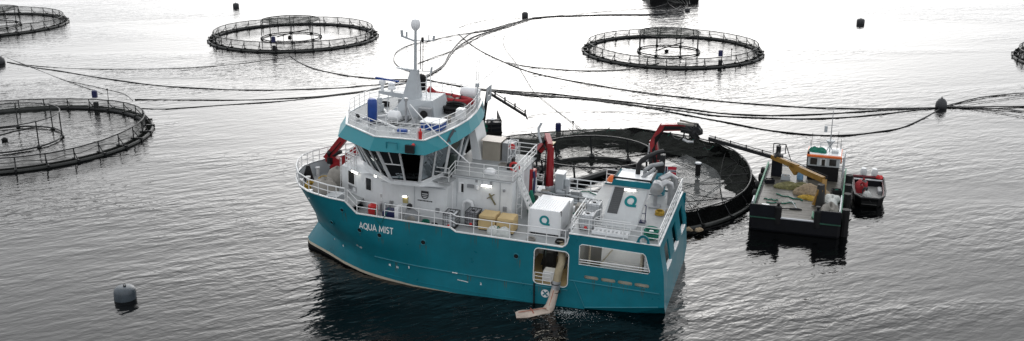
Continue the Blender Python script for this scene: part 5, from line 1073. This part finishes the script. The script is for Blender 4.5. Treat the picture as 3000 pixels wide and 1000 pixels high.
for i, (r, pts) in enumerate(HOSES):
    r *= .72
    P = [Vector((x, y, 0)) for x, y in pts]; sm = []
    for k in range(len(P) - 1):
        a, b, c, d = P[max(k - 1, 0)], P[k], P[k + 1], P[min(k + 2, len(P) - 1)]
        for q in range(5):
            t = q / 5; sm.append(.5 * ((2 * b) + (c - a) * t + (2 * a - 5 * b + 4 * c - d) * t * t + (3 * b - a - 3 * c + d) * t ** 3))
    sm.append(P[-1])
    for k, p in enumerate(sm): p.z = r * .2 + .02 * math.sin(k * .9 + i) + .004 * i
    thin = r < .05
    o = G().tube(sm, r, 6).build('mooring_rope' if thin else 'feed_hose', blackpipe, smooth=True)
    lead = '' if HL[i].startswith('thin') else 'black feed hose '
    lead = {True: 'dark ', False: lead}[HL[i].startswith('thin')]
    tag(o, (lead + HL[i]).replace('black feed hose uppermost hose', 'uppermost black feed hose').replace('black feed hose middle hose', 'middle black feed hose').replace('black feed hose long curved hose', 'long curved black feed hose').replace('black feed hose thick hose', 'thickest black feed hose').replace('black feed hose second hose', 'second black feed hose').replace('black feed hose short hose', 'short black feed hose').replace('black feed hose straight hose', 'straight black feed hose').replace('black feed hose lower hose', 'lower black feed hose'), 'rope' if thin else 'hose', 'hoses and ropes floating between pens')

# ------------------------------------------------------------------ feed barge at the top edge
fb = thing('feed_barge', 'black feed barge at the top edge where the hose bundle ends', 'barge', T(35, 224, 0))
part(G().bbox(-5.2, 5.4, -2.0, 12, -.6, 3.3, .3), 'hull', black, fb); part(G().box(-4.9, 5.1, -1.6, 11.6, 3.3, 3.4), 'deck', deckg, fb); part(G().bbox(-3.5, 3.5, 4, 11, 3.4, 7.5, .2), 'deckhouse', midg, fb)
for k in range(6): part(G().lathe([(.45, -.3), (.5, 0), (.45, .3)], (0, 0, 0), 12), 'tyre_fender', black, fb).matrix_local = T(-4.4 + k * 1.8, -2.2, 1.6) @ Matrix.Rotation(R(90), 4, 'X')
for k in range(7):
    x0 = -3.6 + k * 1.2; part(G().tube([(x0, -2.0, 2.6), (x0 + .1 * k - .2, -2.6, 1.4), (x0 * .7 + .3, -4.5, .25), (x0 * .35 + .6, -9 - k * .3, .1)], .09, 6), 'hose_drop', pipeweed, fb)

# ------------------------------------------------------------------ work barge
BM_ = T(23.2, 79.2, 0, R(-19))
wb = thing('work_barge', 'black work barge with plank deck and small cabin to the right of the worked pen', 'boat', BM_)
hullp = [(-3.65, .35), (-3.45, 0), (3.45, 0), (3.65, .35), (3.65, 15.5), (3.3, 16), (-3.3, 16), (-3.65, 15.5)]
part(G().loft([[(x * .97, y * .985 + .25, -.6) for x, y in hullp], [(x, y, .15) for x, y in hullp], [(x, y, 1.2) for x, y in hullp]], True), 'hull', mat('black_hull_paint', (.005, .0055, .008), .5, var=.4, dirt=.3, dirt_col=(.015, .015, .015), spec=.25), wb)
for k in range(24):
    y0 = .25 + k * .62
    part(G().box(-3.3, 3.3, y0, y0 + .6, 1.2, 1.245 + (k % 3) * .004), 'deck_plank', woodk, wb)
part(G().beam((-1.35, .12, 1.24), (1.95, .12, 1.24), .24, .08), 'ramp_edge', mat('worn_white', (.4, .42, .45), .5, var=.3), wb)
bwp = mat('black_bulwark', (.005, .006, .01), .5, var=.4, spec=.25)
for x0, x1 in ((-3.65, -1.4), (2.0, 3.65)):
    b = group_part('bow_bulwark', wb); part(G().bbox(x0, x1, 0.02, .2, 1.2, 2.25, .04), 'plate', bwp, b); part(G().box(x0, x1, -.1, .02, 1.12, 1.2), 'ledge', mat('dark_green_edge', (.02, .085, .055), .6, var=.5), b)
for x0 in (-1.35, 1.8):
    part(G().lathe([(.3, 0), (.3, 1.4), (.2, 1.5), (.12, 1.5), (.12, 1.75), (.2, 1.8)], (x0, .15, .75), 10), 'ramp_post', black, wb)
for sx in (-1, 1):
    part(G().box(sx * 3.58 - .07, sx * 3.58 + .07, .3, 15.5, 1.2, 1.5), 'side_coaming', greenp, wb)
    part(G().rail([(sx * 3.5, .6, 1.5), (sx * 3.5, 5, 1.5)] if sx > 0 else [(sx * 3.55, 1.0, 1.5), (sx * 3.55, 2.6, 1.5)], .6, 1, 1.4, .06), 'side_rail', greyp, wb)
for k, yy in enumerate((.9, 5.2, 7.8, 10.8)):
    part(G().tube([(3.95, yy, -.1), (3.95, yy, 1.0), (3.95, yy, 2.3)], .33, 10), 'side_fender', black, wb)
for yy in (6, 8.5, 11, 13): part(G().lathe([(.25, -.2), (.42, -.12), (.42, .12), (.25, .2)], (0, 0, 0), 12), 'tyre_fender', black, wb).matrix_local = T(-3.85, yy, 1.2) @ Matrix.Rotation(R(90), 4, 'Y')
cb = group_part('cabin', wb, 'small grey cabin with orange roof edge')
part(G().box(.25, 2.95, 11.7, 14.3, 1.24, 2.6), 'lower_wall', mat('cabin_black', (.006, .006, .007), .5, spec=.25), cb); part(G().box(.2, 3.0, 11.65, 14.35, 2.6, 3.5), 'upper_wall', mat('cabin_grey', (.42, .45, .46), .45, var=.1), cb)
for x0, mm in ((.42, dglass), (1.25, mat('cabin_door_white', (.6, .62, .62), .4)), (2.1, dglass)):
    part(G().bbox(x0, x0 + .6, 11.6, 11.66, 2.75, 3.35, .01), 'window', mm, cb)
part(G().bbox(1.42, 1.72, 11.58, 11.62, 2.7, 3.3, .01), 'window', dglass, cb)
part(G().box(.08, 3.12, 11.5, 14.5, 3.5, 3.66), 'roof', orange, cb); part(G().box(.15, 3.05, 11.75, 14.45, 3.66, 3.7), 'roof_top', whiteb, cb)
part(G().box(.1, .3, 11.72, 12.0, 1.5, 3.9), 'exhaust', darkm, cb)
part(G().tube([(.15, 11.55, 2.62), (3.05, 11.55, 2.62)], .03, 5), 'rubbing_bar', darkm, cb); part(G().rail([(.2, 14.3, 3.7), (3.0, 14.3, 3.7)], .5, 2, .9, .025), 'roof_rail', steel, cb); part(G().ring((0, 0, 0), .26, .07, 16, 6), 'life_ring', orange, cb).matrix_local = T(3.1, 12.8, 3.0) @ Matrix.Rotation(R(90), 4, 'Y')
for xx, hh2 in ((.3, 1.5), (2.9, 1.1), (2.6, 1.8)): part(G().tube([(xx, 13.8, 3.7), (xx + .05, 13.8, 3.7 + hh2)], .018, 4), 'aerial', darkm, cb)
part(G().bbox(2.2, 2.8, 12.4, 13.0, 3.7, 3.95, .05), 'roof_box', greyp, cb); part(G().lathe([(.12, 0), (.14, .2), (.05, .28)], (.6, 13.6, 3.7), 8), 'roof_vent', greyp, cb)
ms = group_part('mast', wb); part(G().tube([(2.0, 13, 3.6), (2.0, 13, 4.5), (2.0, 13, 7.6)], [.06, .06, .03], 6), 'pole', steel, ms); part(G().lathe([(.08, 4.2), (.3, 4.6), (.4, 4.7), (.4, 4.78)], (2.0, 13, 0), 10), 'radar', greyp, ms)
for dx in (-.3, .3): part(G().tube([(2.0 + dx, 13, 3.7), (2.0, 13, 4.35)], .04, 5), 'mast_leg', greyp, ms)
part(G().tube([(1.4, 13, 6.2), (2.6, 13, 6.2)], .025, 5), 'yard', steel, ms); part(G().lathe([(.14, 0), (.14, .55)], (1.5, 13, 5.55), 8), 'radar_reflector', greyp, ms)
part(G().heap((1.0, 12.6, 3.7), .75, .5, .4, 16, 5, 71, .3), 'roof_tarpaulin', greenr, wb, smooth=True)
part(G().rail([(3.3, 12.2, 1.5), (3.4, 15, 1.5)], 1.9, 3, .9, .05), 'stern_frame', greyp, wb)
pf = group_part('davit_tower', wb, 'black davit tower at the rear left'); part(G().bbox(-3.0, -2.05, 11.6, 12.4, 1.24, 3.3, .05), 'tower', bwp, pf); part(G().tube([(-2.5, 12, 3.3), (-2.5, 12, 4.1)], .22, 8), 'head', darkm, pf); part(G().rail([(-3.0, 12.4, 3.3), (-1.9, 12.4, 3.3)], .9, 1, .5, .04), 'guard', darkm, pf); part(G().tube([(-1.9, 12.4, 4.2), (-1.3, 12.4, 2.6)], .04, 5), 'stay', darkm, pf)
cr = group_part('deck_crane', wb, 'ochre knuckle crane reaching over the pen rail')
part(G().lathe([(.45, 0), (.38, .9), (.3, 1.9)], (1.75, 4.4, 1.24), 10), 'pedestal', mat('crane_black', (.02, .02, .02), .4), cr); part(G().beam((1.3, 4.2, 1.3), (1.6, 4.3, 2.4), .2, .35), 'stabiliser', ochre, cr); part(G().bbox(1.45, 2.0, 4.1, 4.7, 2.0, 2.8, .1), 'slew_housing', ochre, cr)
def wl(x, y, z): return BM_.inverted() @ Vector((x, y, z))
e0, e1, e2, e3 = wl(26.7, 83.6, 3.3), wl(26.0, 85.0, 3.5), wl(23.7, 89.5, 3.6), wl(19.0, 95.2, 3.75)
part(G().beam(wl(26.6, 83.0, 2.2), e0 + Vector((.1, 0, 0)), .38, .48), 'mast_arm', ochre, cr); part(G().beam(e0, e0.lerp(e2, .52), .36, .48), 'boom', ochre, cr); part(G().beam(e0.lerp(e2, .48) + Vector((0, 0, .12)), e2, .3, .4), 'boom', ochre, cr)
part(G().beam(e2, e3, .26, .34), 'extension', darkm, cr); part(G().tube([e2 + Vector((0, 0, .35)), e3 + Vector((0, 0, .3))], .04, 5), 'hydraulic_line', darkm, cr)
for k in range(4): q = e2.lerp(e3, .15 + k * .25); part(G().tube([q, q + Vector((0, 0, .42))], .06, 5), 'line_bracket', darkm, cr)
part(G().tube([e0.lerp(e2, .35) + Vector((.2, 0, -.35)), e0.lerp(e2, .8) + Vector((.2, 0, -.2))], .1, 6), 'ram', steel, cr); part(G().heap(e2 + Vector((.5, -.2, .1)), .35, .5, .4, 12, 5, 75, .3), 'hose_bundle', darkm, cr); part(G().beam(e0.lerp(e2, .5) + Vector((0, 0, -.5)), e0.lerp(e2, .62), .3, .5), 'knuckle', ochre, cr)
def heap_thing(name, label, cat, x, y, rx, ry, h, m, seed, rough=.3, z=1.25):
    t = G().heap((0, 0, 0), rx, ry, h, 26, 8, seed, rough).build(name, m, M=BM_ @ T(x, y, z), smooth=True); return tag(t, label, cat)
heap_thing('net_heap', 'tan net heap under the ochre boom on the barge deck', 'net', .9, 7.3, 1.5, 1.1, .75, tann, 81); heap_thing('net_heap', 'mossy green and brown net heap further back on the barge deck', 'net', -.6, 8.7, 1.5, .9, .45, mat('moss_net', (.16, .15, .06), .95, var=.6, scale=4, bump=.12, bscale=6), 82)
heap_thing('rope_heap', 'yellow rope pile in front of the tan net heap', 'rope', .75, 5.9, .75, .45, .3, yellow, 83, .4); heap_thing('tarpaulin', 'pale tarpaulin on the right side of the barge deck', 'tarpaulin', 2.75, 5.6, .7, 1.4, .55, bagw, 84, .35)
heap_thing('canvas_cover', 'pale canvas heap beside the barge crane', 'canvas', 2.7, 3.0, .6, .9, .7, canvas, 85, .4)
br = thing('deck_brush', 'black deck brush with pale handle lying on the barge deck', 'brush', BM_ @ T(-.1, 2.6, 1.26)); part(G().heap((0, 0, 0), .5, .18, .14, 14, 4, 91, .2), 'head', black, br); part(G().tube([(.1, 0, .1), (-.35, 1.1, .3), (-.7, 2.0, .06)], .035, 5), 'handle', greyp, br); part(G().tube([(-.3, -.05, .08), (-1.5, -.5, .06)], .05, 5), 'strap', black, br)
bx = thing('deck_box', 'small red and white box at the front left corner of the barge', 'box', BM_ @ T(-2.5, 1.0, 1.26)); part(G().bbox(-.3, .35, -.3, .3, 0, .7, .04), 'white_box', whiteb, bx); part(G().bbox(-.85, -.35, -.25, .25, 0, .6, .05), 'red_box', mat('dark_red', (.12, .015, .02), .5), bx)
gl = thing('gangplank', 'green edged grating leaning at the right side of the barge ramp', 'grating', BM_ @ T(1.55, 1.3, 1.26)); part(G().box(-.2, .25, -.6, .8, 0, .06), 'panel', greenp, gl); part(G().rail([(-.2, -.6, .06), (-.2, .8, .06)], .1, 1, .7, .04), 'edge', greenp, gl)
for k, (x0, y0, x1, y1) in enumerate(((-2.9, 4.6, -1.7, 4.5), (-2.0, 6.2, .3, 5.2), (-2.6, 3.6, -.2, 4.2))):
    o = G().tube([(x0 + (x1 - x0) * q / 9, y0 + (y1 - y0) * q / 9 + .15 * math.sin(q * 1.7 + k), 1.3) for q in range(10)], .05, 5).build('deck_rope', greenr, M=BM_.copy()); tag(o, ('short green rope at the left of the barge deck', 'long green rope across the middle of the barge deck', 'green rope nearest the barge bow')[k], 'rope')

dr = thing('plastic_drum', 'small pale blue drum left of the barge cabin', 'drum', BM_ @ T(-.35, 11.4, 1.25)); part(G().lathe([(.28, 0), (.3, .1), (.3, .8), (.26, .88)], (0, 0, 0), 14), 'body', mat('pale_blue', (.16, .3, .45), .45), dr, smooth=True); part(G().lathe([(.1, .87), (.1, .93)], (.08, 0, 0), 8), 'cap', darkm, dr)
for k, (x0, y0, lb, mm) in enumerate(((-1.6, 11.0, 'grey fish box in front of the black davit tower', greyp), (3.0, 8.2, 'dark crate against the right coaming of the barge', darkm), (-2.9, 9.4, 'dark crate against the left coaming of the barge', bwp))):
    cbx = thing('deck_crate', lb, 'crate', BM_ @ T(x0, y0, 1.25, .2 * k), 'crates on the barge deck'); g = G(); g.box(-.4, .4, -.28, .28, 0, .05); g.box(-.4, .4, -.28, -.24, .05, .4); g.box(-.4, .4, .24, .28, .05, .4); g.box(-.4, -.36, -.24, .24, .05, .4); g.box(.36, .4, -.24, .24, .05, .4); part(g, 'tub', mm, cbx); part(G().heap((0, 0, .06), .3, .2, .3, 12, 4, 120 + k, .3), 'contents', (tann, greenr, canvas)[k], cbx)
for k in range(3):
    pts = [e0.lerp(e2, q / 7) + Vector((.26 + .03 * k, 0, .1 + .12 * k - .25 * math.sin(math.pi * q / 7) * (k == 1))) for q in range(8)]
    part(G().tube(pts, .03, 5), 'hydraulic_hose', black, cr)

# ------------------------------------------------------------------ skiff with a person
SM = T(31.6, 85.7, 0, R(-17))
sk = thing('skiff', 'black open skiff with red trim and twin outboards moored outside the work barge', 'boat', SM)
def skr(z, kx, y0): return [(-1.25 * kx, y0 + .9), (-.75 * kx, y0 + .1), (.75 * kx, y0 + .1), (1.25 * kx, y0 + .9), (1.4 * kx, y0 + 2.6), (1.4 * kx, 6.4), (-1.4 * kx, 6.4), (-1.4 * kx, y0 + 2.6)]
def r3(p, z): return [(x, y, z) for x, y in p]
hb_ = skr(0, 1, -.3); g = G()
g.loft([r3(skr(0, .8, .3), -.3), r3(skr(0, .93, 0), .15), r3(hb_, .95)], True); g.f.pop()
inn = [(x * .88, y * .97 + .12) for x, y in hb_]
g.loft([r3(hb_, .95), r3(inn, .95), r3([(x * .96, y) for x, y in inn], .35)], False)
part(g, 'hull', mat('skiff_black', (.007, .0075, .008), .5, var=.4, spec=.25), sk)
part(G().prism([(x * .955, y) for x, y in inn], .33, .37), 'floor', mat('skiff_floor', (.2, .205, .2), .55, var=.2, dirt=.3, dirt_col=(.2, .2, .19)), sk)
part(G().tube(r3(hb_, .98), .09, 6, closed=True), 'gunwale', mat('gunwale_grey', (.03, .032, .033), .5, spec=.3), sk); part(G().tube(r3([(x * .9, y * .97 + .1) for x, y in hb_], .9), .06, 5, closed=True), 'red_trim', mat('trim_red', (.16, .02, .03), .5), sk)
part(G().bbox(-1.2, 1.2, 5.3, 6.2, .37, .95, .05), 'stern_locker', bwp, sk); part(G().box(-1.25, 1.25, 5.25, 5.45, .95, 1.02), 'stern_bench', greyp, sk); part(G().tube([(-1.35, 6.3, 1.0), (1.35, 6.3, 1.0)], .12, 6), 'transom_cap', mat('trim_red', (.16, .02, .03), .5), sk)
for x0 in (-.42, .55):
    ob = group_part('outboard_engine', sk); part(G().loft([[(x0 + a * .25, 6.55 + b * .32, 1.15) for a, b in ((-1, -1), (1, -1), (1.1, .6), (.6, 1), (-.6, 1), (-1.1, .6))], [(x0 + a * .3, 6.55 + b * .36, 1.45) for a, b in ((-1, -1), (1, -1), (1.1, .6), (.6, 1), (-.6, 1), (-1.1, .6))], [(x0 + a * .2, 6.55 + b * .24, 1.75) for a, b in ((-1, -1), (1, -1), (1.1, .6), (.6, 1), (-.6, 1), (-1.1, .6))]], True), 'cowling', mat('cowl_silver', (.55, .57, .58), .3, var=.05), ob, smooth=True); part(G().box(x0 - .1, x0 + .1, 6.5, 6.8, -.4, 1.15), 'leg', midg, ob)
part(G().heap((-.75, 4.0, .37), .55, 1.1, .85, 18, 6, 95, .2), 'red_cover', redc, sk, smooth=True); part(G().bbox(.8, 1.2, 3.0, 4.4, .37, .7, .05), 'side_seat', midg, sk); part(G().heap((1.0, 6.0, 1.0), .3, .25, .3, 10, 4, 96, .3), 'red_fuel_can', redb, sk)
part(G().tube([(-.9, .6, .98), (-.2, .1, .9), (.2, -.4, .6)], .03, 5), 'painter_rope', darkm, sk)
def skin_fig(name, verts, edges, radii, m, parent, sub=1, root=0):
    me = bpy.data.meshes.new(name); me.from_pydata(verts, edges, []); o = bpy.data.objects.new(name, me); col.objects.link(o); o.parent = parent
    md = o.modifiers.new('skin', 'SKIN'); md.use_smooth_shade = True
    for sv, r in zip(me.skin_vertices[0].data, radii): sv.radius = (r, r) if not isinstance(r, tuple) else r
    me.skin_vertices[0].data[root].use_root = True
    md = o.modifiers.new('sub', 'SUBSURF'); md.levels = sub; md.render_levels = sub
    me.materials.append(m); return o
pm_ = thing('person', 'person in a red jacket bending over a white sack in the skiff', 'person', SM @ T(-.35, 2.55, .37, R(200)))
# local: faces -y ... bent forward from the hips, knees bent, hands on the sack
V = [(0, .25, .72), (0, .05, 1.0), (0, -.22, 1.2), (0, -.38, 1.27), (.12, .22, .68), (.16, -.05, .42), (.16, .1, .08), (.16, -.1, .05), (-.12, .22, .68), (-.16, -.05, .42), (-.16, .1, .08), (-.16, -.1, .05), (.2, -.2, 1.15), (.27, -.35, .92), (.15, -.55, .72), (-.2, -.2, 1.15), (-.27, -.35, .92), (-.15, -.55, .72)]
E_ = [(0, 1), (1, 2), (2, 3), (0, 4), (4, 5), (5, 6), (6, 7), (0, 8), (8, 9), (9, 10), (10, 11), (2, 12), (12, 13), (13, 14), (2, 15), (15, 16), (16, 17)]
skin_fig('body', V, E_, [.15, .15, .13, .06, .11, .09, .065, .06, .11, .09, .065, .06, .075, .06, .045, .075, .06, .045], mat('oilskin_trousers', (.05, .05, .055), .5), pm_)
skin_fig('jacket', [V[i] for i in (0, 1, 2, 12, 13, 14, 15, 16, 17)], [(0, 1), (1, 2), (2, 3), (3, 4), (4, 5), (2, 6), (6, 7), (7, 8)], [.19, .19, .17, .1, .08, .07, .1, .08, .07], redc, pm_)
hd = group_part('head', pm_); part(G().ell((0, -.46, 1.34), .09, .11, .12, 12, 8), 'face', skin, hd, smooth=True); part(G().ell((0, -.43, 1.38), .11, .13, .11, 12, 8), 'hood', redc, hd, smooth=True); part(G().ell((0, -.57, 1.33), .02, .03, .025, 6, 4), 'nose', skin, hd)
for sx in (-1, 1):
    hn = group_part('hand', pm_)
    part(G().ell((sx * .14, -.6, .68), .045, .06, .025, 8, 6), 'palm', skin, hn)
    for k in range(4): part(G().tube([(sx * (.11 + k * .02), -.64, .68), (sx * (.105 + k * .02), -.69 - .008 * (k in (1, 2)), .66), (sx * (.1 + k * .02), -.7, .63)], .009, 5), 'finger', skin, hn)
    part(G().tube([(sx * .1, -.59, .68), (sx * .07, -.63, .665)], .01, 5), 'thumb', skin, hn)
    part(G().ring((sx * .2, -.45, .82), .075, .02, 10, 5), 'reflective_cuff', whiteb, pm_)
sa = tag(G().heap((0, 0, 0), .38, .34, .55, 16, 6, 97, .15).build('white_sack', bagw, M=SM @ T(-.15, 1.9, .38), smooth=True), 'white sack on the skiff floor in front of the crouching person', 'sack')

# ------------------------------------------------------------------ dark workboat moored beyond the wheelhouse
hbm = T(-5.2, 107.6, 0, R(8))
hv = thing('moored_workboat', 'dark workboat half hidden behind the wheelhouse with a jib reaching right', 'boat', hbm)
part(G().loft([[(-5, -2, -.4), (3.6, -1.8, -.4), (3.8, 1.8, -.4), (-5, 2, -.4)], [(-5.2, -2.2, 1.5), (3.9, -2.2, 1.5), (4.1, 2.2, 1.5), (-5.2, 2.2, 1.5)]], True), 'hull', black, hv)
part(G().rail([(-5, -2.1, 1.5), (3.8, -2.1, 1.5), (3.9, 2.1, 1.5)], 1.3, 3, 1.1, .05), 'rail', darkm, hv); part(G().bbox(2.4, 3.8, -2.0, -.2, 1.5, 2.5, .06), 'deck_gear', bwp, hv); part(G().heap((1.2, -1.0, 1.5), 1.3, 1.0, .9, 16, 6, 101, .4), 'net_pile', netdark, hv, smooth=True); part(G().heap((2.0, -1.5, 1.5), .5, .4, .8, 12, 5, 102, .4), 'green_rope_pile', greenr, hv)
part(G().ell((2.9, -1.4, 2.7), .3, .25, .2, 10, 6), 'white_float', whiteb, hv)
jb = group_part('jib', hv); il = hbm.inverted(); j0 = il @ Vector((-2.6, 106.6, 5.75)); j1 = il @ Vector((1.45, 103.2, 4.0))
part(G().beam(j0, j1, .2, .24), 'beam', darkm, jb); part(G().tube([j0 + Vector((0, 0, .4)), j1 + Vector((-.2, 0, .45))], .05, 5), 'upper_bar', darkm, jb); part(G().tube([il @ Vector((-3.2, 107, 1.5)), j0], .18, 8), 'post', darkm, jb)
for k in range(4): q = j0.lerp(j1, .2 + .26 * k); part(G().tube([q, q + Vector((0, 0, .62))], .09, 6), 'bracket', darkm, jb)
part(G().tube([j1, j1 + Vector((.15, 0, -.4))], .08, 5), 'hook', darkm, jb)

# ------------------------------------------------------------------ foam where the discharge hose enters the water, and painted ripple glints
rg = random.Random(5); g = G(); hp0 = SHIP @ Vector((7.0, 6.7, 0))
for k in range(900):
    a = rg.uniform(0, 6.28); q = abs(rg.gauss(0, 1.0)); cx, cy = hp0.x + 1.2 + 2.3 * q * math.cos(a), hp0.y - .5 + 1.2 * q * math.sin(a); r = rg.uniform(.006, .03) / (1 + .3 * q)
    loc = SHIP.inverted() @ Vector((cx, cy, 0))
    if abs(loc.y) < 6.1 and -.6 < loc.x: continue
    n_ = 6; g.add([(cx + r * rg.uniform(.6, 2.2) * math.cos(2 * math.pi * j / n_), cy + r * rg.uniform(.5, 1.1) * math.sin(2 * math.pi * j / n_), .012 + .004 * (k % 4)) for j in range(n_)], [tuple(range(n_))])
tag(g.build('foam', mat('foam_and_glint_white', (.7, .72, .72), .8, var=.1)), 'white foam and painted glint flecks round the foot of the discharge hose', 'foam', kind='stuff')
